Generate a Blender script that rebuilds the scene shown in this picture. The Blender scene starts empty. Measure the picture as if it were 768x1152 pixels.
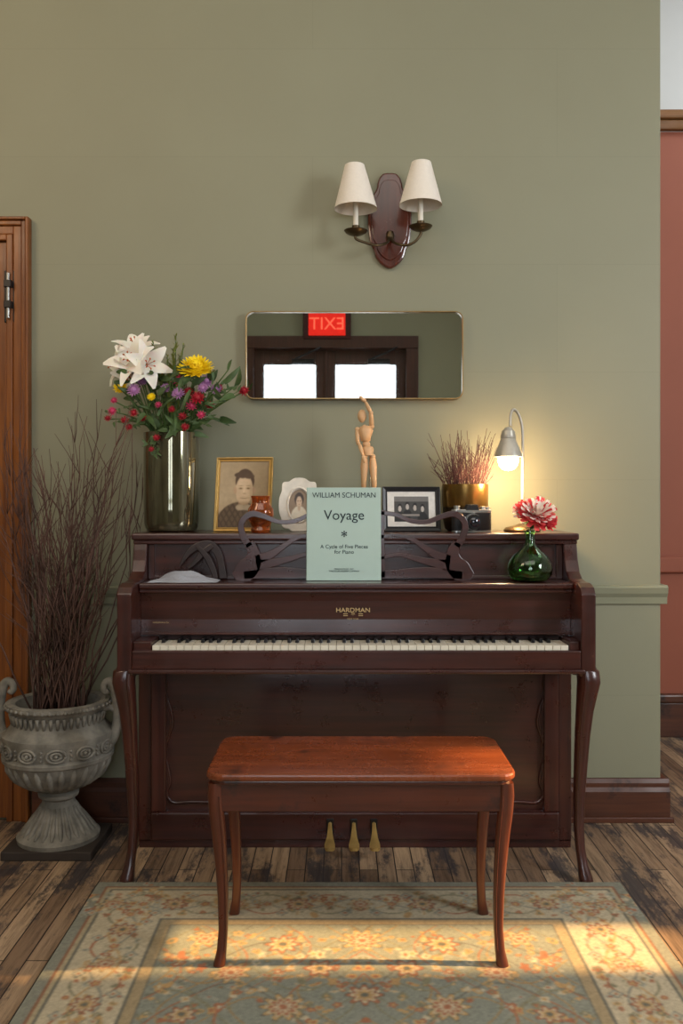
import bpy, math, random
import numpy as np
from mathutils import Vector, Matrix
random.seed(7); np.random.seed(7)
scene = bpy.context.scene
CH = 1.19
def X(px, Y): return (px-384)*Y/1000.0
def Z(py, Y): return CH-(py-561)*Y/1000.0
def s2l(c):
    c = c/255.0
    return c/12.92 if c <= 0.04045 else ((c+0.055)/1.055)**2.4
def S(r, g, b): return (s2l(r), s2l(g), s2l(b), 1.0)

# ------------------------------------------------------------ materials
def newmat(name):
    m = bpy.data.materials.new(name); m.use_nodes = True
    nt = m.node_tree; b = nt.nodes['Principled BSDF']
    return m, nt, b
def mapping(nt, scale=(1,1,1), rot=(0,0,0)):
    tc = nt.nodes.new('ShaderNodeTexCoord'); mp = nt.nodes.new('ShaderNodeMapping')
    mp.inputs['Scale'].default_value = scale; mp.inputs['Rotation'].default_value = rot
    nt.links.new(tc.outputs['Object'], mp.inputs['Vector'])
    return mp.outputs['Vector']
def noise(nt, vec, scale, detail=4, rough=0.55):
    n = nt.nodes.new('ShaderNodeTexNoise'); n.inputs['Scale'].default_value = scale
    n.inputs['Detail'].default_value = detail; n.inputs['Roughness'].default_value = rough
    nt.links.new(vec, n.inputs['Vector']); return n.outputs['Fac']
def ramp(nt, fac, stops):
    r = nt.nodes.new('ShaderNodeValToRGB'); e = r.color_ramp.elements
    while len(e) < len(stops): e.new(0.5)
    for i, (p, c) in enumerate(stops): e[i].position = p; e[i].color = c
    nt.links.new(fac, r.inputs['Fac']); return r.outputs['Color']
def mix(nt, fac, a, b, mode='MIX'):
    n = nt.nodes.new('ShaderNodeMix'); n.data_type = 'RGBA'; n.blend_type = mode
    for sock, v in ((n.inputs[0], fac), (n.inputs[6], a), (n.inputs[7], b)):
        if hasattr(v, 'is_linked'): nt.links.new(v, sock)
        else: sock.default_value = v
    return n.outputs[2]
def bump(nt, b, h, strength, dist=0.01):
    n = nt.nodes.new('ShaderNodeBump'); n.inputs['Strength'].default_value = strength
    n.inputs['Distance'].default_value = dist
    nt.links.new(h, n.inputs['Height']); nt.links.new(n.outputs['Normal'], b.inputs['Normal'])
def plain(name, c, rough=0.5, metal=0.0, var=0.12, nscale=25, coat=0.0, trans=0.0, ior=1.45, bumpv=0.0, emit=None, sub=0.0):
    m, nt, b = newmat(name)
    v = mapping(nt); f = noise(nt, v, nscale)
    d = tuple(x*(1-var) for x in c[:3])+(1,); l = tuple(min(1, x*(1+var)) for x in c[:3])+(1,)
    nt.links.new(ramp(nt, f, [(0.3, d), (0.7, l)]), b.inputs['Base Color'])
    b.inputs['Roughness'].default_value = rough; b.inputs['Metallic'].default_value = metal
    b.inputs['Coat Weight'].default_value = coat; b.inputs['Transmission Weight'].default_value = trans
    b.inputs['IOR'].default_value = ior
    if sub: b.inputs['Subsurface Weight'].default_value = sub; b.inputs['Subsurface Scale'].default_value = 0.01
    if bumpv: bump(nt, b, f, bumpv, 0.004)
    if emit: b.inputs['Emission Color'].default_value = emit[0]; b.inputs['Emission Strength'].default_value = emit[1]
    return m
def wood(name, c1, c2, rough=0.3, axis='X', coat=0.3, sc=1.0, wear=None, weara=0.62):
    m, nt, b = newmat(name)
    s = {'X': (1.5, 28, 28), 'Y': (28, 1.5, 28), 'Z': (28, 28, 1.5)}[axis]
    v = mapping(nt, tuple(k*sc for k in s)); f = noise(nt, v, 1.6, 8, 0.65)
    col = ramp(nt, f, [(0.3, c1), (0.7, c2)])
    v2 = mapping(nt); f2 = noise(nt, v2, 9, 6, 0.7)
    if wear:
        w = ramp(nt, f2, [(weara, (0, 0, 0, 1)), (weara+0.12, (1, 1, 1, 1))])
        col = mix(nt, w, col, wear)
    nt.links.new(col, b.inputs['Base Color'])
    rr = ramp(nt, f2, [(0.3, (rough*0.8,)*3+(1,)), (0.75, (min(1, rough*1.6),)*3+(1,))])
    nt.links.new(rr, b.inputs['Roughness'])
    b.inputs['Coat Weight'].default_value = coat; b.inputs['Coat Roughness'].default_value = 0.15
    bump(nt, b, f, 0.06, 0.002)
    return m
def vcol(name, rough=0.6, coat=0.0, bumpscale=0, bumpstr=0.0):
    m, nt, b = newmat(name)
    a = nt.nodes.new('ShaderNodeVertexColor'); a.layer_name = 'Col'
    v = mapping(nt); f = noise(nt, v, bumpscale or 60, 3)
    g = ramp(nt, f, [(0.3, (0.86,)*3+(1,)), (0.7, (1, 1, 1, 1))])
    nt.links.new(mix(nt, 1.0, a.outputs['Color'], g, 'MULTIPLY'), b.inputs['Base Color'])
    b.inputs['Roughness'].default_value = rough; b.inputs['Coat Weight'].default_value = coat
    if bumpstr: bump(nt, b, f, bumpstr, 0.004)
    return m

def wall_mat(name, c, c2):
    m, nt, b = newmat(name)
    v = mapping(nt); f = noise(nt, v, 1.1, 3); f2 = noise(nt, v, 60, 3)
    col = ramp(nt, f, [(0.3, c), (0.7, c2)])
    v2 = mapping(nt, (1, 1, 1), (math.radians(90), 0, 0))
    br = nt.nodes.new('ShaderNodeTexBrick'); br.offset = 0.37
    br.inputs['Scale'].default_value = 1; br.inputs['Brick Width'].default_value = 2.45
    br.inputs['Row Height'].default_value = 0.40; br.inputs['Mortar Size'].default_value = 0.0018
    br.inputs['Mortar Smooth'].default_value = 0.9
    add = nt.nodes.new('ShaderNodeVectorMath'); add.operation = 'ADD'; add.inputs[1].default_value = (0.75, 0.06, 0)
    nt.links.new(v2, add.inputs[0]); nt.links.new(add.outputs[0], br.inputs['Vector'])
    br.inputs['Color1'].default_value = (1, 1, 1, 1); br.inputs['Color2'].default_value = (0.985, 0.985, 0.985, 1)
    br.inputs['Mortar'].default_value = (0.90, 0.90, 0.90, 1)
    nt.links.new(mix(nt, 1.0, col, br.outputs['Color'], 'MULTIPLY'), b.inputs['Base Color'])
    b.inputs['Roughness'].default_value = 0.55
    bump(nt, b, f2, 0.08, 0.002)
    return m

def floor_mat():
    m, nt, b = newmat('worn_plank_floor')
    v = mapping(nt, (1, 1, 1), (0, 0, math.radians(90)))
    br = nt.nodes.new('ShaderNodeTexBrick'); br.offset = 0.41
    br.inputs['Scale'].default_value = 1; br.inputs['Brick Width'].default_value = 0.95
    br.inputs['Row Height'].default_value = 0.058; br.inputs['Mortar Size'].default_value = 0.0019
    br.inputs['Mortar Smooth'].default_value = 0.2
    br.inputs['Color1'].default_value = S(192, 162, 128); br.inputs['Color2'].default_value = S(122, 96, 74)
    br.inputs['Mortar'].default_value = S(22, 18, 17)
    nt.links.new(v, br.inputs['Vector'])
    v2 = mapping(nt, (34, 1.8, 1)); g = noise(nt, v2, 1.5, 8, 0.72)
    gr = ramp(nt, g, [(0.32, (0.34, 0.32, 0.32, 1)), (0.54, (1, 1, 1, 1))])
    col = mix(nt, 1.0, br.outputs['Color'], gr, 'MULTIPLY')
    v3 = mapping(nt, (4.0, 1.2, 1)); d = noise(nt, v3, 2.0, 9, 0.78)
    dm = ramp(nt, d, [(0.495, (0, 0, 0, 1)), (0.57, (0.85, 0.85, 0.85, 1))])
    col = mix(nt, dm, col, S(52, 50, 54))
    nt.links.new(col, b.inputs['Base Color'])
    nt.links.new(ramp(nt, g, [(0.3, (0.65,)*3+(1,)), (0.7, (0.40,)*3+(1,))]), b.inputs['Roughness'])
    bump(nt, b, br.outputs['Fac'], -0.3, 0.003)
    return m

MAH = wood('mahogany_dark', S(42, 17, 13), S(72, 32, 24), 0.28, 'X', 0.5)
MAHZ = wood('mahogany_dark_vertical', S(42, 17, 13), S(74, 33, 24), 0.28, 'Z', 0.5, wear=S(104, 62, 42), weara=0.64)
BEN = wood('bench_top_mahogany', S(98, 44, 21), S(144, 74, 40), 0.24, 'X', 0.4, wear=S(60, 28, 17), weara=0.55)
BENF = wood('bench_apron_mahogany', S(60, 25, 15), S(92, 42, 25), 0.3, 'X', 0.4, wear=S(42, 18, 12), weara=0.58)
BENZ = wood('bench_leg_wood', S(64, 27, 14), S(102, 48, 27), 0.3, 'Z', 0.4)
DOORW = wood('varnished_oak', S(96, 48, 12), S(146, 84, 26), 0.38, 'Z', 0.15)
RAILW = wood('golden_oak_rail', S(104, 66, 30), S(140, 94, 46), 0.5, 'X', 0.0)
TRIMW = wood('dark_trim_wood', S(64, 33, 20), S(98, 54, 32), 0.4, 'X', 0.15, wear=S(40, 22, 14), weara=0.55)
DARKW = wood('dark_carved_wood', S(28, 18, 16), S(48, 28, 24), 0.4, 'X', 0.2)
PINE = wood('pale_beech', S(204, 158, 112), S(226, 184, 138), 0.45, 'Z', 0.1)
GREEN = wall_mat('sage_green_paint', S(139, 137, 112), S(145, 144, 119))
TERRA = plain('terracotta_paint', S(158, 90, 68), 0.6, var=0.05, nscale=2)
WHITE = plain('white_plaster', S(215, 216, 214), 0.7, var=0.03, nscale=3)
GREENT = plain('sage_green_trim', S(139, 140, 116), 0.45, var=0.03, nscale=3)
FLOOR = floor_mat()
BRASS = plain('polished_brass', S(232, 196, 120), 0.34, 0.8)
BRASSD = plain('dark_bronze', S(92, 78, 58), 0.38, 0.9)
GOLD = plain('gold_leaf', S(196, 160, 96), 0.32, 0.85)
GOLDD = plain('antique_gold', S(150, 122, 78), 0.35, 0.9)
IVORY = plain('ivory_keys', S(232, 224, 204), 0.25, var=0.05)
EBONY = plain('ebony_keys', S(18, 16, 17), 0.25)
BLACK = plain('black_lacquer', S(20, 18, 18), 0.35)
STEEL = plain('brushed_steel', S(176, 176, 172), 0.3, 0.9)
MIRR = plain('mirror_silver', (0.80, 0.85, 0.83, 1), 0.015, 1.0, var=0.0)
SHADE = plain('linen_lampshade', S(238, 228, 214), 0.8, var=0.03, nscale=120)
CANDLE = plain('candle_sleeve', S(230, 222, 206), 0.5, var=0.03)

# ------------------------------------------------------------ builder
class B:
    def __init__(s, name, loc=(0, 0, 0), rot=(0, 0, 0), world=True):
        s.e = bpy.data.objects.new(name, None); s.e.empty_display_size = 0.05
        s.e.location = loc; s.e.rotation_euler = rot
        scene.collection.objects.link(s.e)
        s.off = Vector(loc) if world else Vector((0, 0, 0))
    def mesh(s, part, verts, faces, mat, smooth=False, bevel=0, sharp=None, seg=2):
        me = bpy.data.meshes.new(part)
        o = s.off
        me.from_pydata([(v[0]-o.x, v[1]-o.y, v[2]-o.z) for v in verts], [], faces)
        me.validate(); me.update()
        if smooth:
            me.polygons.foreach_set('use_smooth', [True]*len(me.polygons))
            if sharp: me.set_sharp_from_angle(angle=math.radians(sharp))
        me.materials.append(mat)
        ob = bpy.data.objects.new(part, me); scene.collection.objects.link(ob); ob.parent = s.e
        if bevel:
            md = ob.modifiers.new('bevel', 'BEVEL'); md.width = bevel; md.segments = seg
            md.limit_method = 'ANGLE'; md.angle_limit = math.radians(35)
        return ob
    def box(s, part, x0, x1, y0, y1, z0, z1, mat, bevel=0.003):
        v = [(x, y, z) for z in (z0, z1) for y in (y0, y1) for x in (x0, x1)]
        f = [(0, 2, 3, 1), (4, 5, 7, 6), (0, 1, 5, 4), (2, 6, 7, 3), (0, 4, 6, 2), (1, 3, 7, 5)]
        return s.mesh(part, v, f, mat, bevel=bevel)
    def lathe(s, part, prof, c, mat, seg=40, sharp=40, sq=None):
        v = []; f = []; n = len(prof)
        for r, z in prof:
            for k in range(seg):
                a = 2*math.pi*k/seg
                v.append((c[0]+r*math.cos(a), c[1]+r*math.sin(a), c[2]+z))
        for i in range(n-1):
            for k in range(seg):
                k2 = (k+1) % seg
                f.append((i*seg+k, i*seg+k2, (i+1)*seg+k2, (i+1)*seg+k))
        if prof[0][0] > 1e-4: f.append(tuple(reversed(range(seg))))
        if prof[-1][0] > 1e-4: f.append(tuple(range((n-1)*seg, n*seg)))
        return s.mesh(part, v, f, mat, True, sharp=sharp)
    def prism(s, part, pts, a0, a1, mat, plane='XZ', bevel=0.003, smooth=False):
        n = len(pts)
        def P(p, a): return (p[0], a, p[1]) if plane == 'XZ' else ((a, p[0], p[1]) if plane == 'YZ' else (p[0], p[1], a))
        v = [P(p, a0) for p in pts]+[P(p, a1) for p in pts]
        f = [tuple(range(n)), tuple(reversed(range(n, 2*n)))]
        f += [(i, i+n, (i+1) % n+n, (i+1) % n) for i in range(n)]
        ob = s.mesh(part, v, f, mat, bevel=bevel)
        import bmesh
        bm = bmesh.new(); bm.from_mesh(ob.data); bmesh.ops.recalc_face_normals(bm, faces=bm.faces)
        bm.to_mesh(ob.data); bm.free()
        if smooth:
            ob.data.polygons.foreach_set('use_smooth', [True]*len(ob.data.polygons)); ob.data.set_sharp_from_angle(angle=math.radians(40))
        return ob
    def ring(s, part, outer, inner, y0, y1, mat, bevel=0.002, yin=None):
        n = len(outer); yi = y0 if yin is None else yin
        v = [(p[0], y0, p[1]) for p in outer]+[(p[0], yi, p[1]) for p in inner]+[(p[0], y1, p[1]) for p in inner]+[(p[0], y1, p[1]) for p in outer]
        f = []
        for i in range(n):
            j = (i+1) % n
            for a in range(4):
                b2 = (a+1) % 4
                f.append((a*n+i, a*n+j, b2*n+j, b2*n+i))
        return s.mesh(part, v, f, mat, bevel=bevel)
    def loft(s, part, rings, mat, seg=20, power=3.0, sharp=60):
        v = []; f = []
        for (z, xc, yc, rx, ry) in rings:
            for k in range(seg):
                a = 2*math.pi*k/seg; c, d = math.cos(a), math.sin(a)
                v.append((xc+rx*math.copysign(abs(c)**(2/power), c), yc+ry*math.copysign(abs(d)**(2/power), d), z))
        for i in range(len(rings)-1):
            for k in range(seg):
                k2 = (k+1) % seg; f.append((i*seg+k, i*seg+k2, (i+1)*seg+k2, (i+1)*seg+k))
        f.append(tuple(reversed(range(seg)))); f.append(tuple(range((len(rings)-1)*seg, len(rings)*seg)))
        return s.mesh(part, v, f, mat, True, sharp=sharp)
    def tubes(s, part, paths, mat, seg=8):
        v = []; f = []
        for pts, rad in paths: add_tube(v, f, pts, rad, seg)
        return s.mesh(part, v, f, mat, True, sharp=70)
    def text(s, part, body, loc, size, mat, rot=(math.pi/2, 0, 0), ext=0.0004, sx=1.0, offs=0.0):
        cu = bpy.data.curves.new(part, 'FONT'); cu.body = body; cu.size = size; cu.align_x = 'CENTER'; cu.align_y = 'CENTER'
        cu.extrude = ext; cu.offset = offs; cu.materials.append(mat)
        ob = bpy.data.objects.new(part, cu); scene.collection.objects.link(ob); ob.parent = s.e
        ob.location = Vector(loc)-s.off; ob.rotation_euler = rot; ob.scale = (sx, 1, 1)
        return ob
    def panel(s, part, x0, x1, z0, z1, y, nx, ny, func, mat):
        us = np.linspace(0, 1, nx); vs = np.linspace(0, 1, ny)
        U, V = np.meshgrid(us, vs)
        col = func(U, V)
        verts = np.stack([x0+(x1-x0)*U, np.full_like(U, y), z0+(z1-z0)*V], -1).reshape(-1, 3)
        return s.grid(part, verts, nx, ny, col, mat)
    def grid(s, part, verts, nx, ny, col, mat):
        idx = np.arange(nx*ny).reshape(ny, nx)
        fc = np.stack([idx[:-1, :-1], idx[:-1, 1:], idx[1:, 1:], idx[1:, :-1]], -1).reshape(-1, 4)
        ob = s.mesh(part, verts.tolist(), fc.tolist(), mat)
        a = ob.data.color_attributes.new('Col', 'FLOAT_COLOR', 'POINT')
        c = col.reshape(-1, 3)/255.0
        c = np.where(c <= 0.04045, c/12.92, ((c+0.055)/1.055)**2.4)
        c4 = np.concatenate([c, np.ones((len(c), 1))], 1)
        a.data.foreach_set('color', c4.astype(np.float32).ravel())
        return ob

def add_tube(v, f, pts, rad, seg=8):
    pts = [Vector(p) for p in pts]; n = len(pts)
    if not isinstance(rad, (list, tuple)): rad = [rad]*n
    base = len(v); up = Vector((0.13, 0.9, 0.3)).normalized()
    for i in range(n):
        t = (pts[min(i+1, n-1)]-pts[max(i-1, 0)])
        if t.length < 1e-9: t = Vector((0, 0, 1))
        t.normalize()
        a = (up-t*up.dot(t))
        if a.length < 1e-4: a = t.orthogonal()
        a.normalize(); b = t.cross(a); up = a
        for k in range(seg):
            th = 2*math.pi*k/seg
            p = pts[i]+(a*math.cos(th)+b*math.sin(th))*rad[i]
            v.append((p.x, p.y, p.z))
    for i in range(n-1):
        for k in range(seg):
            k2 = (k+1) % seg
            f.append((base+i*seg+k, base+i*seg+k2, base+(i+1)*seg+k2, base+(i+1)*seg+k))
    f.append(tuple(base+k for k in reversed(range(seg)))); f.append(tuple(base+(n-1)*seg+k for k in range(seg)))
def add_ball(v, f, c, r, n=(0, 0, 1), seg=12):
    n = Vector(n).normalized(); c = Vector(c)
    ts = np.linspace(-math.pi/2+.1, math.pi/2-.1, 7)
    add_tube(v, f, [c+n*r*math.sin(t) for t in ts], [r*math.cos(t) for t in ts], seg)
def smoothpts(pts, n=8):
    P = [Vector(p) for p in pts]; out = []
    for i in range(len(P)-1):
        p0 = P[max(i-1, 0)]; p1 = P[i]; p2 = P[i+1]; p3 = P[min(i+2, len(P)-1)]
        for k in range(n):
            t = k/n
            out.append(0.5*((2*p1)+(p2-p0)*t+(2*p0-5*p1+4*p2-p3)*t*t+(3*p1-p0-3*p2+p3)*t**3))
    out.append(P[-1]); return out
def rrect(cx, cz, w, h, r, n=6):
    o = []
    for sx, sz, a0 in ((1, 1, 0), (-1, 1, 90), (-1, -1, 180), (1, -1, 270)):
        for k in range(n+1):
            a = math.radians(a0+90*k/n)
            o.append((cx+sx*(w/2-r)+r*math.cos(a), cz+sz*(h/2-r)+r*math.sin(a)))
    return o
def ribbon(pts, widths):
    P = smoothpts([(p[0], p[1], w) for p, w in zip(pts, widths)], 6)
    L = []; R = []
    for i, p in enumerate(P):
        t = P[min(i+1, len(P)-1)]-P[max(i-1, 0)]; t = Vector((t.x, t.y)).normalized(); nrm = Vector((-t.y, t.x))
        L.append((p.x+nrm.x*p.z/2, p.y+nrm.y*p.z/2)); R.append((p.x-nrm.x*p.z/2, p.y-nrm.y*p.z/2))
    return L+R[::-1]
def add_petal(v, f, c, n, phi, ln, wd, a0, curl, cup=0.15, ns=5, r0=0.0, tip=0.7, ruf=0.0, blunt=0.0):
    n = Vector(n).normalized(); u = n.orthogonal().normalized(); w = n.cross(u)
    r = u*math.cos(phi)+w*math.sin(phi); sd = n.cross(r)
    p = Vector(c)+r*r0; b = len(v)
    for i in range(ns+1):
        t = i/ns; a = a0-curl*t
        dirv = r*math.cos(a)+n*math.sin(a); nn = -r*math.sin(a)+n*math.cos(a)
        hw = wd*0.5*(math.sin(math.pi*min(1, (0.12+0.88*t)**tip*0.96))+0.04)
        hw = hw*(1-blunt)+blunt*wd*0.5*min(1, 0.25+t)
        for k in (-1, 0, 1):
            q = p+sd*(hw*k)+nn*((abs(k))*cup*hw+(random.uniform(-ruf, ruf)))
            v.append((q.x, q.y, q.z))
        p = p+dirv*(ln/ns)
    for i in range(ns):
        for k in range(2):
            q = b+i*3+k; f.append((q, q+1, q+4, q+3))
def flower(bl, part, c, n, layers, mat, ruf=0.0, core=0.0, blunt=0.0):
    v = []; f = []
    for (cnt, ln, wd, a0, curl) in layers:
        ph = random.random()*6
        for i in range(cnt):
            add_petal(v, f, c, n, ph+2*math.pi*i/cnt+random.uniform(-.08, .08), ln*random.uniform(.9, 1.08), wd, math.radians(a0+random.uniform(-5, 5)), math.radians(curl), ruf=ruf, blunt=blunt)
    if core: add_ball(v, f, Vector(c)+Vector(n).normalized()*core*.5, core, n)
    return bl.mesh(part, v, f, mat, True)

# ------------------------------------------------------------ ROOM
WY = 3.30
def room():
    H = 3.9
    w = B('wall_back', (-0.9, 3.9, 0)); w.box('plaster', -3.0, 1.185, WY, 4.56, 0, H, GREEN, 0.006)
    w = B('wall_recess', (2.2, 4.5, 0))
    w.box('terracotta_field', 1.185, 3.2, 4.46, 4.56, 0, 3.03, TERRA, 0)
    w.box('white_frieze', 1.185, 3.2, 4.46, 4.56, 3.03, H, WHITE, 0)
    w = B('trim_1', (2.2, 4.45, 3.08)); w.box('picture_rail', 1.186, 3.19, 4.425, 4.459, 3.03, 3.08, RAILW, 0.008); w.box('picture_rail_cap', 1.186, 3.19, 4.41, 4.459, 3.08, 3.125, RAILW, 0.01)
    w = B('trim_2', (2.2, 4.45, 0.85)); w.box('recess_chair_rail', 1.186, 3.19, 4.43, 4.459, 0.82, 0.90, TERRA, 0.008)
    w = B('baseboard_recess', (2.2, 4.45, 0)); w.box('board', 1.186, 3.19, 4.43, 4.459, 0.0, 0.17, TRIMW, 0.004); w.box('cap', 1.186, 3.19, 4.42, 4.459, 0.17, 0.215, TRIMW, 0.01)
    w = B('wall_right', (3.25, 1.5, 0)); y0, y1, z0, z1 = 2.22, 2.45, 0.98, 1.84
    w.box('pier_near', 3.2, 3.3, -1.6, y0, 0, H, WHITE, 0); w.box('pier_far', 3.2, 3.3, y1, 4.56, 0, H, WHITE, 0)
    w.box('below_sun_slot', 3.2, 3.3, y0, y1, 0, z0, WHITE, 0); w.box('above_sun_slot', 3.2, 3.3, y0, y1, z1, H, WHITE, 0)
    w = B('sun_slot_1', (3.18, 2.33, 1.4));  # unseen opening added to shape the sun strip on rug and bench
    w.box('casing_near', 3.165, 3.199, y0-0.07, y0, z0-0.07, z1+0.07, DOORW); w.box('casing_far', 3.165, 3.199, y1, y1+0.07, z0-0.07, z1+0.07, DOORW)
    w.box('casing_head', 3.165, 3.199, y0, y1, z1, z1+0.07, DOORW); w.box('sill', 3.14, 3.199, y0, y1, z0-0.04, z0-0.001, DOORW)
    w = B('wall_left', (-3.05, 1.5, 0)); w.box('plaster', -3.1, -3.0, -1.6, 4.56, 0, H, GREENT, 0)
    w = B('wall_front', (0, -1.5, 0)); dx0, dx1, dz = -0.87, 0.66, 2.62
    w.box('pier_left', -3.0, dx0, -1.56, -1.46, 0, H, GREENT, 0); w.box('pier_right', dx1, 3.2, -1.56, -1.46, 0, H, GREENT, 0)
    w.box('over_door', dx0, dx1, -1.56, -1.46, dz, H, GREENT, 0)
    DW = wood('entry_door_wood', S(52, 28, 20), S(78, 42, 30), 0.35, 'Z', 0.2)
    d = B('door_2', (-0.1, -1.5, 0))
    d.box('casing_left', dx0-0.03, dx0+0.08, -1.459, -1.42, 0, dz, DW); d.box('casing_right', dx1-0.08, dx1+0.03, -1.459, -1.42, 0, dz, DW)
    d.box('casing_head', dx0-0.03, dx1+0.03, -1.459, -1.41, dz-0.08, dz+0.03, DW)
    d.box('jamb_left', dx0+.001, dx0+0.085, -1.55, -1.46, 0, dz-.001, DW, 0); d.box('jamb_right', dx1-0.085, dx1-.001, -1.55, -1.46, 0, dz-.001, DW, 0)
    d.box('jamb_head', dx0+.085, dx1-.085, -1.55, -1.46, dz-0.09, dz-.001, DW, 0); d.box('astragal', -0.155, -0.133, -1.49, -1.475, 0.01, dz-0.09, DW)
    for i, (a, b_) in enumerate(((dx0+0.08, -0.145), (-0.143, dx1-0.08))):
        d.box('leaf_%d_stile_a' % i, a, a+0.09, -1.53, -1.49, 0.01, dz-0.08, DW); d.box('leaf_%d_stile_b' % i, b_-0.09, b_, -1.53, -1.49, 0.01, dz-0.08, DW)
        d.box('leaf_%d_top' % i, a+0.09, b_-0.09, -1.53, -1.49, 2.40, dz-0.08, DW); d.box('leaf_%d_panel' % i, a+0.09, b_-0.09, -1.53, -1.49, 0.01, 0.85, DW)
        d.box('leaf_%d_push_bar' % i, a+0.09, b_-0.09, -1.485, -1.45, 1.0, 1.05, STEEL)
        d.box('leaf_%d_closer' % i, (a+b_)/2+0.02, (a+b_)/2+0.22, -1.487, -1.45, 2.40, 2.45, BLACK); d.tubes('leaf_%d_closer_arm' % i, [([((a+b_)/2+.05, -1.45, 2.45), ((a+b_)/2+.2, -1.36, 2.50), ((a+b_)/2+.28, -1.41, 2.55)], .008)], BLACK)
    c = B('ceiling', (0, 1.5, H)); c.box('plaster', -3.1, 3.3, -1.6, 4.56, H, H+0.1, WHITE, 0)
    fl = B('floor', (0, 0, 0)); fl.box('planks', -3.1, 3.3, -1.6, 4.56, -0.05, 0, FLOOR, 0)
    t = B('trim_3', (0, 3.28, 0.85))
    t.prism('chair_rail', [(WY-0.001, 0.80), (WY-0.010, 0.80), (WY-0.012, 0.825), (WY-0.020, 0.84), (WY-0.024, 0.862), (WY-0.016, 0.870), (WY-0.001, 0.870)], -1.14, 1.205, GREENT, 'YZ', 0.001)
    t.box('chair_rail_return', 1.186, 1.205, WY, 4.40, 0.82, 0.87, GREENT)
    t = B('baseboard_back', (0.3, 3.28, 0))
    t.prism('board', [(WY-0.001, 0), (WY-0.028, 0), (WY-0.028, 0.11), (WY-0.02, 0.125), (WY-0.02, 0.14), (WY-0.012, 0.155), (WY-0.001, 0.155)], -1.14, 1.21, TRIMW, 'YZ', 0.001)
    t.box('board_return', 1.186, 1.21, WY, 4.40, 0, 0.15, TRIMW)
    t.box('shoe', -1.14, 1.22, WY-0.042, WY-0.029, 0, 0.02, TRIMW)
room()

def left_door():
    d = B('door_1', (-1.6, 3.28, 0))
    xo = X(36, WY); zt = Z(247, WY)
    for i, (a, b_, y) in enumerate(((0, 0.012, 3.258), (0.012, 0.03, 3.268), (0.03, 0.062, 3.276), (0.062, 0.085, 3.270))):
        d.box('casing_side_%d' % i, xo-b_, xo-a, y, 3.299, 0, zt-a, DOORW, 0.004)
        d.box('casing_head_%d' % i, xo-1.05+a, xo-b_+0.001, y, 3.299, zt-b_, zt-a, DOORW, 0.004)
        d.box('casing_far_%d' % i, xo-1.08+a, xo-1.08+b_, y, 3.299, 0, zt-a, DOORW, 0.004)
    x1 = xo-0.087; x0 = x1-0.9; z1 = zt-0.088
    d.box('slab', x0, x1, 3.292, 3.299, 0.01, z1, DOORW, 0.002)
    d.box('stile_right', x1-0.11, x1, 3.284, 3.292, 0.01, z1, DOORW, 0.004); d.box('stile_left', x0, x0+0.11, 3.284, 3.292, 0.01, z1, DOORW, 0.004)
    for i, (a, b_) in enumerate(((0.01, 0.24), (0.9, 1.02), (z1-0.12, z1))):
        d.box('rail_%d' % i, x0+0.11, x1-0.11, 3.284, 3.292, a, b_, DOORW, 0.004)
    hx = X(10, 3.27)
    d.box('bolt_plate', hx-0.020, hx+0.020, 3.276, 3.284, Z(364, WY), Z(306, WY), BLACK, 0.003)
    d.tubes('bolt_bar', [([(hx, 3.262, Z(360, WY)), (hx, 3.262, Z(310, WY))], 0.007)], STEEL)
    for zz in (322, 345): d.box('bolt_guide', hx-0.013, hx+0.013, 3.252, 3.277, Z(zz+4, WY), Z(zz-4, WY), BLACK, 0.002)
left_door()

def exit_sign():
    e = B('exit_sign', (-0.13, -1.42, 2.75))
    RED = plain('exit_red', S(200, 20, 16), 0.4, emit=(S(225, 34, 20), 0.85)); LET = plain('exit_letters', S(255, 90, 70), 0.4, emit=(S(255, 110, 80), 0.8))
    e.box('housing', -0.345, 0.085, -1.459, -1.40, 2.62, 2.88, plain('exit_housing', S(60, 12, 10), 0.4), 0.005)
    e.box('face', -0.295, 0.035, -1.402, -1.392, 2.65, 2.85, RED, 0.002)
    e.text('letters', 'EXIT', (-0.13, -1.388, 2.75), 0.155, LET, rot=(math.pi/2, 0, math.pi), ext=0.002)
exit_sign()

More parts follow.
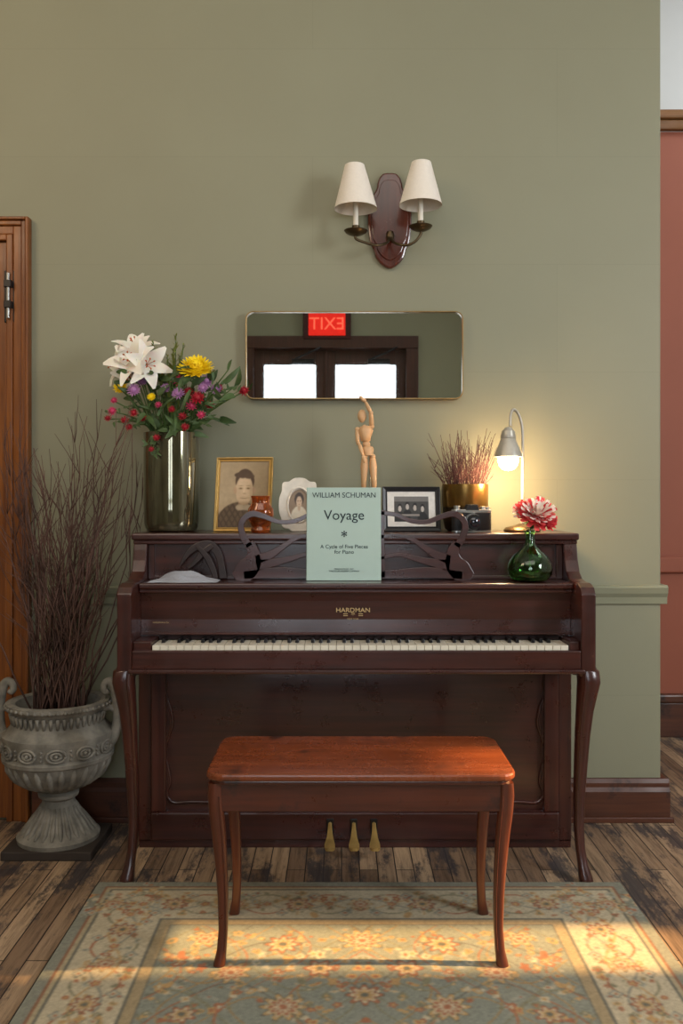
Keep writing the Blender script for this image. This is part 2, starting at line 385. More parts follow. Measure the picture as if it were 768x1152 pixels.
# ------------------------------------------------------------ PIANO
PX = 0.046
def piano():
    p = B('upright_piano', (PX, 3.0, 0)); HW = 0.738
    xl, xr = PX-HW, PX+HW
    prof = [(3.27, 0.02), (3.27, 1.049), (2.965, 1.049), (2.955, 1.02), (2.945, 0.985), (2.925, 0.95), (2.89, 0.93), (2.84, 0.925), (2.79, 0.925), (2.755, 0.915), (2.738, 0.895), (2.738, 0.655), (2.76, 0.64), (2.85, 0.625), (3.03, 0.62), (3.03, 0.02)]
    p.prism('side_left', prof, xl, xl+0.045, MAHZ, 'YZ', 0.004); p.prism('side_right', prof, xr-0.045, xr, MAHZ, 'YZ', 0.004)
    il, ir = xl+0.045, xr-0.045
    p.box('lid', xl-0.006, xr+0.006, 2.95, 3.275, 1.052, 1.075, MAH, 0.006)
    p.box('lid_moulding', xl-0.001, xr+0.001, 2.958, 3.27, 1.038, 1.052, MAH, 0.004)
    p.box('upper_panel', il, ir, 2.985, 3.27, 0.92, 1.04, MAH, 0.002)
    p.box('upper_rail', il, ir, 2.975, 2.986, 0.92, 0.932, MAH, 0.002)
    for i, sx in enumerate((il, ir-0.022)): p.box('upper_stile_%d' % i, sx, sx+0.022, 2.972, 2.986, 0.92, 1.038, MAHZ, 0.003)
    p.box('music_shelf', il, ir, 2.83, 2.985, 0.902, 0.92, MAH, 0.005)
    p.box('shelf_moulding', il, ir, 2.84, 2.9, 0.888, 0.902, MAH, 0.004)
    p.prism('fallboard', [(2.868, 0.745), (2.90, 0.745), (2.90, 0.888), (2.86, 0.888), (2.866, 0.86), (2.872, 0.80)], il, ir, MAH, 'YZ', 0.001)
    p.box('nameboard_felt', il+0.06, ir-0.04, 2.862, 2.868, 0.737, 0.75, plain('dark_felt', S(30, 16, 16), 0.9), 0.001)
    p.box('fallboard_strip', il, ir, 2.855, 2.87, 0.752, 0.760, MAH, 0.002)
    LETM = plain('gold_inlay', S(196, 168, 120), 0.5, 0.3)
    tx = X(397, 2.87)
    p.text('fallboard_lettering', 'HARDMAN', (tx, 2.8665, 0.830), 0.020, LETM, sx=1.12, offs=0.0002)
    p.text('fallboard_emblem', '= * =', (tx, 2.868, 0.814), 0.026, LETM, sx=1.2)
    p.text('fallboard_lettering_small', 'NEW YORK', (tx, 2.869, 0.802), 0.007, LETM)
    p.text('fallboard_mark', 'HARDMAN & Co.', (X(181, 2.87), 2.870, 0.790), 0.007, LETM)
    p.box('keybed', il, ir, 2.76, 3.03, 0.655, 0.70, MAH, 0.002)
    p.box('key_slip', il, ir, 2.740, 2.757, 0.662, 0.721, MAH, 0.004)
    p.box('keybed_moulding', il-0.01, ir+0.01, 2.732, 2.78, 0.650, 0.663, MAH, 0.004)
    k0, k1 = -0.588, 0.705
    p.box('key_block_left', il, k0-0.002, 2.757, 2.87, 0.70, 0.748, MAH, 0.005)
    p.box('key_block_right', k1+0.002, ir, 2.757, 2.87, 0.70, 0.748, MAH, 0.005)
    wv = []; wf = []; bv = []; bf = []
    def bx(v, f, x0, x1, y0, y1, z0, z1, inset=0):
        b = len(v)
        v += [(x0, y0, z0), (x1, y0, z0), (x0, y1, z0), (x1, y1, z0), (x0+inset, y0+inset*3, z1), (x1-inset, y0+inset*3, z1), (x0+inset, y1, z1), (x1-inset, y1, z1)]
        f += [tuple(b+i for i in q) for q in [(0, 2, 3, 1), (4, 5, 7, 6), (0, 1, 5, 4), (2, 6, 7, 3), (0, 4, 6, 2), (1, 3, 7, 5)]]
    kw = (k1-k0)/52
    for i in range(52):
        bx(wv, wf, k0+i*kw+0.0007, k0+(i+1)*kw-0.0007, 2.760, 2.868, 0.701, 0.734)
        if i % 7 in (0, 2, 3, 5, 6) and i < 51:
            xc = k0+(i+1)*kw; bx(bv, bf, xc-0.006, xc+0.006, 2.808, 2.868, 0.734, 0.747, 0.0015)
    p.mesh('white_keys', wv, wf, IVORY, bevel=0.0008); p.mesh('black_keys', bv, bf, EBONY, bevel=0.001)
    p.box('lower_panel', il, ir, 3.045, 3.27, 0.03, 0.655, MAH, 0.002)
    p.box('toe_rail', il, ir, 3.015, 3.05, 0.03, 0.125, MAH, 0.006)
    p.box('plinth', xl+0.002, xr-0.002, 3.03, 3.26, 0.0, 0.03, MAH, 0.003)
    p.box('apron', il, ir, 3.02, 3.05, 0.60, 0.655, MAH, 0.004)
    for i, sx in enumerate((il, ir-0.05)): p.box('lower_stile_%d' % i, sx, sx+0.05, 3.02, 3.05, 0.125, 0.60, MAHZ, 0.004)
    half = [(0.66, 0.595), (0.645, 0.56), (0.648, 0.52), (0.632, 0.47), (0.625, 0.42), (0.640, 0.37), (0.652, 0.32), (0.640, 0.27), (0.632, 0.22), (0.645, 0.18), (0.62, 0.15), (0.56, 0.152), (0.42, 0.15), (0.2, 0.145), (0.0, 0.145)]
    hp = [(PX+a, 3.043, z) for a, z in half]+[(PX-a, 3.043, z) for a, z in reversed(half[:-1])]
    p.tubes('panel_moulding', [(smoothpts(hp, 5), 0.006)], MAH, 8)
    for sg, nm in ((-1, 'left'), (1, 'right')):
        pts = [(PX+sg*(a+0.002), z) for a, z in half[:10]]
        pts = [(q.x, q.y) for q in smoothpts([(a, b_, 0) for a, b_ in pts], 4)]
        pts += [(PX+sg*0.69, 0.14), (PX+sg*0.69, 0.60)]
        p.prism('border_'+nm, pts, 3.034, 3.046, MAH, 'XZ', 0.002)
    for sg, nm in ((-1, 'left'), (1, 'right')):
        R = [(0.672, .700, 2.785, .028, .038), (0.655, .722, 2.775, .033, .040), (0.62, .724, 2.770, .034, .038), (0.585, .719, 2.770, .031, .033), (0.53, .713, 2.775, .026, .028), (0.45, .708, 2.783, .023, .024), (0.36, .704, 2.788, .0205, .021), (0.26, .699, 2.788, .018, .018), (0.17, .696, 2.782, .0155, .016), (0.10, .698, 2.772, .0145, .015), (0.055, .703, 2.762, .0155, .0165), (0.02, .709, 2.752, .021, .023), (0.004, .711, 2.750, .021, .024), (0.0, .711, 2.75, .018, .02)]
        p.loft('front_leg_'+nm, [(z, PX+sg*a, y, rx, ry) for z, a, y, rx, ry in reversed(R)], MAHZ, 20, 2.6)
        p.box('arm_bracket_'+nm, *(sorted((PX+sg*0.742, PX+sg*0.688))), 2.742, 2.83, 0.64, 0.672, MAHZ, 0.006)
        p.tubes('leg_bead_'+nm, [([(PX+sg*(a-rx*0.55), y-ry*0.93, z) for z, a, y, rx, ry in R[1:11]], 0.003)], MAHZ, 6)
    for i, px in enumerate((371, 398, 421)):
        x = X(px, 2.97)
        v = []; f = []
        sec = [(3.02, .092, .006), (2.995, .091, .006), (2.978, .080, .0075), (2.958, .062, .011), (2.935, .048, .0175), (2.92, .044, .0175), (2.91, .044, .010)]
        for (y, z, w) in sec: v += [(x-w, y, z), (x, y, z+.004), (x+w, y, z), (x+w*.9, y, z-.009), (x-w*.9, y, z-.009)]
        for j in range(len(sec)-1):
            for k in range(5): f.append((j*5+k, (j+1)*5+k, (j+1)*5+(k+1) % 5, j*5+(k+1) % 5))
        f += [(0, 1, 2, 3, 4), tuple(5*(len(sec)-1)+k for k in (4, 3, 2, 1, 0))]
        p.mesh('pedal_%d' % i, v, f, BRASS, True, sharp=60)
        p.box('pedal_slot_%d' % i, x-0.012, x+0.012, 3.010, 3.016, 0.05, 0.105, BLACK, 0.002)
    Y0 = 2.955
    def pt(px, py): return (X(px, Y0), Z(py, Y0))
    C = 397
    def both(nm, pts, ws):
        for sg, s_ in ((1, 'right'), (-1, 'left')):
            q = [pt(C+sg*(a-C), b_) for a, b_ in pts]
            p.prism('desk_%s_%s' % (nm, s_), ribbon(q, [w*Y0/1000 for w in ws]), Y0-0.006, Y0+0.007, MAH, 'XZ', 0.0015)
    both('top_scroll', [(428, 577), (445, 579), (462, 586), (480, 587), (497, 581), (510, 578), (520, 584), (523, 594), (519, 606), (513, 615)], [5, 5, 5, 5, 6, 7, 7, 7, 8, 9])
    both('end_foot', [(514, 610), (509, 622), (511, 634), (519, 643), (530, 650)], [10, 14, 22, 24, 12])
    both('mid_scroll', [(428, 604), (445, 602), (462, 606), (476, 615), (490, 624), (506, 630)], [5, 4, 5, 6, 9, 11])
    both('low_scroll', [(428, 628), (448, 624), (466, 628), (482, 632), (506, 636)], [4, 4, 6, 8, 14])
    both('base', [(400, 648), (440, 646), (480, 644), (520, 647)], [8, 9, 12, 9])
    both('upright', [(430, 574), (429, 600), (430, 650)], [6, 6, 7])
piano()

def bench():
    b = B('piano_bench', (0.049, 2.4, 0)); cx = 0.049
    out = rrect(cx, 2.405, 0.785, 0.365, 0.045, 5)
    b.prism('top', out, 0.481, 0.500, BEN, 'XY', 0.006)
    b.prism('top_lip', rrect(cx, 2.405, 0.765, 0.35, 0.04, 5), 0.470, 0.481, BENF, 'XY', 0.003)
    b.box('apron_front', cx-0.355, cx+0.355, 2.242, 2.262, 0.40, 0.470, BENF, 0.003); b.box('apron_back', cx-0.355, cx+0.355, 2.525, 2.545, 0.40, 0.470, BENF, 0.003)
    b.box('apron_left', cx-0.372, cx-0.352, 2.26, 2.53, 0.40, 0.470, BENF, 0.003); b.box('apron_right', cx+0.352, cx+0.372, 2.26, 2.53, 0.40, 0.470, BENF, 0.003)
    b.box('music_tray', cx-0.355, cx+0.355, 2.26, 2.53, 0.398, 0.405, BENZ, 0)
    i = 0
    for sy, yb in ((-1, 2.255), (1, 2.522)):
        for sg in (-1, 1):
            R = [(0.472, .368, 0, .018, .018), (0.44, .369, 0, .019, .019), (0.40, .366, 0, .019, .019), (0.34, .360, .002, .0175, .0175), (0.26, .354, .004, .0155, .016), (0.18, .350, .005, .0135, .014), (0.10, .349, .003, .012, .012), (0.05, .352, -.002, .0125, .013), (0.015, .357, -.009, .0155, .017), (0.0, .357, -.009, .014, .015)]
            i += 1
            if sy > 0: R = [(z, a-0.004, -dy*0.5, rx, ry) for z, a, dy, rx, ry in R]
            b.loft('leg_%d' % i, [(z+0.013 if z < 0.01 else z, cx+sg*a, yb+dy, rx, ry) for z, a, dy, rx, ry in reversed(R)], BENZ, 16, 3.2)
            if sy < 0: b.tubes('leg_groove_%d' % i, [([(cx+sg*(a-rx*.62), yb+dy-ry*.97, z) for z, a, dy, rx, ry in R[1:8]], 0.0018)], BENF, 6)
bench()

# ------------------------------------------------------------ RUG
def rug():
    x0, x1, y0, y1 = -0.745, 0.855, 0.33, 2.73
    W, L = x1-x0, y1-y0; nx, ny = 500, 750
    r = B('area_rug', ((x0+x1)/2, (y0+y1)/2, 0))
    U, V = np.meshgrid(np.linspace(0, W, nx), np.linspace(0, L, ny))
    e = np.minimum(np.minimum(U, W-U), np.minimum(V, L-V))
    C = lambda *a: np.array(a, float)
    cream = C(198, 182, 150); blue = C(134, 138, 124); rust = C(164, 96, 64); gold = C(192, 150, 94); dk = C(92, 92, 82); ltb = C(160, 160, 144); sage = C(128, 124, 94)
    col = np.ones(U.shape+(3,))*blue
    def put(mask, c): col[mask] = c
    a = np.abs(U-W/2); b = np.abs(V-L/2)
    BW = 0.27
    put(e < BW, cream); put(e < 0.030, C(132, 132, 116)); put((e > 0.030) & (e < 0.037), rust*0.85)
    put((e > 0.037) & (e < 0.050), C(178, 160, 124)); put((e > 0.050) & (e < 0.056), dk)
    put((e > BW-0.03) & (e < BW), C(168, 146, 108)); put((e > BW-0.034) & (e < BW-0.029), dk); put((e > BW) & (e < BW+0.005), dk)
    def vine(cond, s, t, amp, per, ph, c, th=0.003):
        put(cond & (np.abs(t-amp*np.sin(2*np.pi*s/per+ph)) < th), c)
    bc = (e > 0.06) & (e < BW-0.036)
    ends = (L/2-b) < (W/2-a); t1 = (L/2-0.147)-b; t2 = (W/2-0.147)-a
    for ph, c in ((0, sage), (math.pi, rust), (math.pi/2, gold), (-math.pi/2, ltb*0.85)):
        am = 0.06 if ph in (0, math.pi) else 0.035
        vine(bc & ends, a, t1, am, 0.36, ph, c); vine(bc & ~ends, b, t2, am, 0.36, ph, c)
    fld = e > BW+0.007
    for k, (fr, am) in enumerate(((0.5, 0.1), (0.36, 0.07), (0.62, 0.13))):
        for o in np.arange(-0.1, 1.2, 0.20):
            put(fld & (np.abs((b-o)-am*np.sin(2*np.pi*a/fr+k*1.3+o*4)) < 0.003), [sage, gold*0.85, dk*1.1][k])
            put(fld & (np.abs((a-o*0.8)-am*0.8*np.sin(2*np.pi*b/fr+k+o*3)) < 0.0025), [gold*0.85, sage, rust][k])
    def ros(cx, cy, rad, n, cs, asp=1.0, rot=0.0):
        dx = (a-cx); dy = (b-cy)*asp
        m = (np.abs(dx) < rad*1.1) & (np.abs(dy) < rad*1.1)
        if not m.any(): return
        q = np.hypot(dx[m], dy[m]); th = np.arctan2(dy[m], dx[m])+rot
        R = rad*(0.80+0.20*np.cos(n*th)); sub = col[m]
        for fr, c in cs: sub[q < R*fr] = c
        col[m] = sub
    pal = [[(1, dk), (0.93, gold), (0.74, cream), (0.6, rust), (0.42, cream), (0.2, rust)], [(1, dk), (0.93, rust), (0.72, cream), (0.5, gold), (0.25, dk)], [(1, sage), (0.88, cream), (0.62, rust), (0.36, gold)], [(1, dk), (0.9, ltb), (0.6, cream), (0.3, rust)]]
    rs = np.random.RandomState(5)
    def sprigs(n, fx):
        for i in range(n):
            cx, cy = fx(); rr = rs.uniform(.007, .016)
            ros(cx, cy, rr, rs.choice([2, 3, 4, 5]), [(1, [rust, gold, cream, sage, ltb, gold][rs.randint(6)]), (0.45, [cream, rust, sage, gold][rs.randint(4)])], rs.uniform(.6, 1.6), rs.uniform(0, 3))
    sprigs(120, lambda: (rs.uniform(0, W/2), L/2-rs.uniform(0.075, BW-0.05)))
    sprigs(150, lambda: (W/2-rs.uniform(0.075, BW-0.05), rs.uniform(0, L/2)))
    for i, s in enumerate(np.arange(0, W/2+0.01, 0.09)):
        ros(s, L/2-0.147, 0.040 if i % 2 == 0 else 0.024, 8 if i % 2 == 0 else 5, pal[(i//2) % 2 if i % 2 == 0 else 2])
        ros(s+0.045, L/2-0.147+(0.055 if i % 2 else -0.055), 0.018, 4, pal[3])
    for i, s in enumerate(np.arange(0, L/2-0.2, 0.09)):
        ros(W/2-0.147, s, 0.040 if i % 2 == 0 else 0.024, 8 if i % 2 == 0 else 5, pal[(i//2) % 2 if i % 2 == 0 else 2])
        ros(W/2-0.147+(0.055 if i % 2 else -0.055), s+0.045, 0.018, 4, pal[3])
    sprigs(380, lambda: (rs.uniform(0, W/2-BW-0.02), rs.uniform(0, L/2-BW-0.02)))
    sp = [(0, 0.84, .065, 10), (0.21, 0.82, .052, 8), (0.42, 0.85, .046, 6), (0.11, 0.70, .045, 6), (0.33, 0.68, .055, 9), (0, 0.58, .05, 8), (0.19, 0.53, .06, 10), (0.42, 0.50, .04, 7), (0.08, 0.40, .045, 6), (0.30, 0.35, .05, 8), (0.44, 0.22, .045, 6), (0, 0.0, .17, 12), (0.26, 0.10, .05, 6), (0.0, 0.26, .045, 8), (0.18, 0.22, .04, 6)]
    for i, (cx, cy, rr, n) in enumerate(sp): ros(cx, cy, rr, n, pal[i % 2])
    col = col*0.82+C(148, 138, 116)*0.18
    col *= rs.normal(1, 0.07, U.shape)[..., None]
    for ax in (0, 1): col = (col*2+np.roll(col, 1, ax)+np.roll(col, -1, ax))/4
    col = np.clip(col, 0, 255)
    verts = np.stack([x0+U, y0+V, np.full_like(U, 0.0122)], -1).reshape(-1, 3)
    r.grid('pile', verts, nx, ny, col, vcol('rug_wool', 0.95, 0, 400, 0.3))
    r.box('backing', x0, x1, y0, y1, 0.0, 0.012, plain('rug_edge', S(120, 116, 100), 0.95), 0.003)
rug()

# ------------------------------------------------------------ SCONCE and MIRROR
def sconce():
    s = B('wall_sconce', (X(438, WY), WY, Z(250, WY)))
    RW = wood('sconce_wood', S(66, 28, 18), S(100, 44, 28), 0.2, 'Z', 0.6)
    hw = [(196, 3), (197, 8), (202, 12), (208, 14), (213, 14.5), (218, 17), (223, 21), (230, 23.5), (240, 24.5), (255, 24.5), (268, 23), (276, 21.5), (282, 18), (287, 17), (292, 15), (297, 11), (301, 6), (303, 2)]
    cx = X(438, WY)
    def ol(k): return [(cx+w*k*WY/1000, Z(250+(y-250)*k, WY)) for y, w in hw]+[(cx-w*k*WY/1000, Z(250+(y-250)*k, WY)) for y, w in reversed(hw)]
    s.prism('backplate', ol(1.0), WY-0.018, WY-0.001, RW, 'XZ', 0.006)
    s.prism('backplate_raised', ol(0.84), WY-0.023, WY-0.018, RW, 'XZ', 0.004)
    Yc = 3.19
    for sg, cxp, dz in ((-1, 400, 262), (1, 473, 257)):
        x = X(cxp, Yc); zc = Z(dz, Yc); nm = 'left' if sg < 0 else 'right'
        s.tubes('arm_'+nm, [(smoothpts([(cx, 3.275, Z(262, 3.27)), (cx+sg*0.01, 3.23, Z(272, 3.23)), (cx+sg*0.05, 3.20, Z(276, 3.2)), (cx+(x-cx)*0.8, Yc, Z(272, Yc)), (x, Yc, zc-0.02), (x, Yc, zc)], 6), 0.005)], BRASSD)
        s.lathe('drip_pan_'+nm, [(0.004, -0.012), (0.02, -0.008), (0.036, 0.0), (0.042, 0.008), (0.040, 0.009), (0.03, 0.003), (0.0, 0.003)], (x, Yc, zc), BRASSD)
        s.lathe('candle_cup_'+nm, [(0.010, 0), (0.013, 0.01), (0.014, 0.025), (0.0, 0.025)], (x, Yc, zc), BRASSD, 24)
        s.lathe('candle_'+nm, [(0.0095, 0), (0.0095, 0.11), (0.0, 0.11)], (x, Yc, zc+0.02), CANDLE, 24)
        zb = Z(235 if sg < 0 else 231, Yc); zt = Z(186 if sg < 0 else 183, Yc)
        v = []; f = []; n = 48
        lean = -0.004 if sg < 0 else 0.002
        for r, z, dx in ((0.077, 0, 0), (0.035, zt-zb, lean), (0.0335, zt-zb-.001, lean), (0.0755, 0.0005, 0)):
            for k in range(n):
                t = 2*math.pi*k/n; v.append((x+dx+r*math.cos(t), Yc+r*math.sin(t), zb+z))
        for i in range(4):
            for k in range(n): f.append((i*n+k, i*n+(k+1) % n, ((i+1) % 4)*n+(k+1) % n, ((i+1) % 4)*n+k))
        s.mesh('shade_'+nm, v, f, SHADE, True, sharp=50)
        s.tubes('shade_clip_'+nm, [([(x-0.034, Yc, zt-0.006), (x, Yc, zt-0.03), (x+0.034, Yc, zt-0.006)], 0.0012), ([(x, Yc, zc+0.12), (x, Yc, zt-0.03)], 0.004)], BRASSD)
    s.lathe('boss', [(0.0, -0.02), (0.012, -0.015), (0.016, 0), (0.012, 0.015), (0, 0.02)], (cx, 3.262, Z(266, 3.27)), BRASSD, 20)
sconce()
def mirror():
    x0, x1, z0, z1 = X(276, 3.27), X(521, 3.27), Z(449, 3.27), Z(350, 3.27)
    cx, cz, w, h = (x0+x1)/2, (z0+z1)/2, x1-x0, z1-z0
    m = B('wall_mirror', (cx, 3.28, cz))
    m.prism('glass', rrect(cx, cz, w-0.006, h-0.006, 0.028, 8), 3.278, 3.285, MIRR, 'XZ', 0)
    m.ring('frame', rrect(cx, cz, w, h, 0.03, 8), rrect(cx, cz, w-0.008, h-0.008, 0.027, 8), 3.266, 3.299, GOLDD, 0.001)
mirror()

# ------------------------------------------------------------ URN + BRANCHES
UX, UY = X(66, 3.05), 3.05
def urn():
    ST = plain('weathered_stone', S(124, 119, 108), 0.85, var=0.42, nscale=18, bumpv=0.7)
    u = B('garden_urn', (UX, UY, 0))
    u.box('plinth', UX-0.15, UX+0.15, UY-0.135, UY+0.135, 0.0, 0.03, plain('urn_plinth', S(56, 47, 40), 0.8), 0.004)
    prof = [(0.0, 0.03), (0.135, 0.03), (0.138, 0.045), (0.125, 0.055), (0.105, 0.07), (0.09, 0.095), (0.072, 0.12), (0.058, 0.145), (0.052, 0.165), (0.066, 0.175), (0.068, 0.187), (0.055, 0.195), (0.075, 0.205), (0.115, 0.225), (0.145, 0.25), (0.165, 0.28), (0.175, 0.305), (0.184, 0.31), (0.186, 0.322), (0.178, 0.33), (0.182, 0.375), (0.186, 0.385), (0.186, 0.397), (0.176, 0.402), (0.160, 0.42), (0.148, 0.44), (0.146, 0.455), (0.158, 0.475), (0.172, 0.487), (0.172, 0.50), (0.155, 0.504), (0.14, 0.498), (0.13, 0.46), (0.0, 0.455)]
    u.lathe('body', prof, (UX, UY, 0), ST, 64, 30)
    v = []; f = []
    for k in range(26):
        a = 2*math.pi*k/26; c, s_ = math.cos(a), math.sin(a)
        add_tube(v, f, [(UX+r*c, UY+r*s_, z) for r, z in ((0.07, 0.205), (0.115, 0.228), (0.147, 0.255), (0.165, 0.285), (0.172, 0.302))], [0.004, 0.009, 0.012, 0.011, 0.004], 8)
        add_tube(v, f, [(UX+r*c, UY+r*s_, z) for r, z in ((0.123, 0.056), (0.105, 0.071), (0.088, 0.096), (0.071, 0.12), (0.058, 0.145))], [0.004, 0.009, 0.008, 0.006, 0.003], 8)
    u.mesh('gadroons', v, f, ST, True)
    v = []; f = []
    for k in range(12):
        a = 2*math.pi*(k+0.5)/12; c, s_ = math.cos(a), math.sin(a)
        for rad, th in ((0.03, 0.0048), (0.016, 0.0048)):
            add_tube(v, f, [(UX+0.182*c-s_*rad*math.cos(t), UY+0.182*s_+c*rad*math.cos(t), 0.354+rad*0.68*math.sin(t)) for t in np.linspace(0, 2*math.pi, 17)], th, 6)
        add_tube(v, f, [(UX+0.176*c, UY+0.176*s_, 0.354), (UX+0.19*c, UY+0.19*s_, 0.354)], [0.009, 0.005], 8)
        a2 = a+math.pi/12
        for dz in (-.014, 0, .014): add_tube(v, f, [(UX+0.179*math.cos(a2), UY+0.179*math.sin(a2), 0.354+dz), (UX+0.187*math.cos(a2), UY+0.187*math.sin(a2), 0.354+dz)], [0.006, 0.003], 6)
    for k in range(44):
        a = 2*math.pi*k/44
        add_tube(v, f, [(UX+0.15*math.cos(a), UY+0.15*math.sin(a), 0.432), (UX+0.156*math.cos(a), UY+0.156*math.sin(a), 0.468)], [0.005, 0.007], 6)
        add_tube(v, f, [(UX+0.170*math.cos(a), UY+0.170*math.sin(a), 0.488), (UX+0.177*math.cos(a), UY+0.177*math.sin(a), 0.494)], [0.008, 0.005], 6)
    u.mesh('relief', v, f, ST, True)
    for sg, nm in ((-1, 'left'), (1, 'right')):
        pts = [(0.165, 0.345), (0.185, 0.365), (0.196, 0.40), (0.20, 0.45), (0.197, 0.50), (0.190, 0.545), (0.176, 0.563), (0.160, 0.557), (0.155, 0.54), (0.162, 0.527), (0.172, 0.532)]
        rad = [0.014, 0.017, 0.016, 0.014, 0.014, 0.016, 0.015, 0.013, 0.012, 0.010, 0.008]
        P = smoothpts([(UX+sg*a, UY-0.0, z) for a, z in pts], 5); rr = list(np.interp(np.linspace(0, 10, len(P)), range(11), rad))
        u.tubes('handle_'+nm, [(P, rr), (smoothpts([(UX+sg*0.15, UY, 0.47), (UX+sg*0.175, UY, 0.475), (UX+sg*0.197, UY, 0.465)], 4), 0.011)], ST, 12)
urn()
def branches():
    b = B('dried_branches', (UX, UY, 0.46)); BR = plain('dry_twig', S(92, 66, 56), 0.8, var=0.4, nscale=6)
    v = []; f = []
    def clampp(p):
        p.y = min(p.y, 3.245)
        if p.z < 1.12: p.x = min(p.x, -0.722)
        if 1.08 <= p.z < 1.46: p.x = min(p.x, -0.712)
        if p.z < 0.56:
            d = Vector((p.x-UX, p.y-UY))
            if d.length > 0.12: d = d.normalized()*0.12; p.x = UX+d.x; p.y = UY+d.y
        return p
    for i in range(105):
        a = random.random()*6.28; r = random.random()**.5*0.09
        p0 = Vector((UX+r*math.cos(a), UY+r*math.sin(a), 0.456))
        top = random.triangular(1.0, 1.58, 1.32)
        if i % 4 == 0: top = random.uniform(0.75, 1.05)
        tx = UX+random.gauss(-0.01, 0.17)*(top-0.4)/0.85+0.01
        p3 = Vector((tx, random.uniform(2.92, 3.22), top))
        mid = p0.lerp(p3, 0.5)+Vector((random.gauss((p0.x-UX)*0.5, 0.03), random.gauss(0, 0.02), 0.05))
        P = []; n = 9
        for k in range(n+1):
            t = k/n; q = p0*(1-t)**2+mid*2*t*(1-t)+p3*t*t
            if k: q += Vector((random.gauss(0, .007), random.gauss(0, .005), 0))
            P.append(clampp(q))
        add_tube(v, f, P, [0.0034*(1-0.75*k/n) for k in range(n+1)], 5)
        for j in range(random.randint(3, 6)):
            k = random.randint(3, n-1); q = P[k].copy(); d = (P[k+1]-P[k]).normalized()
            d = (d+Vector((random.gauss(0, .4), random.gauss(0, .2), 0.1))).normalized()
            Q = [q.copy()]; ln = random.uniform(.05, .2)
            for m in range(4):
                q = q+d*ln/4; d = (d+Vector((random.gauss(0, .1), random.gauss(0, .06), .05))).normalized(); Q.append(clampp(q.copy()))
            add_tube(v, f, Q, [0.0018, .0016, .0013, .001, .0007], 4)
    b.mesh('twigs', v, f, BR, True)
branches()

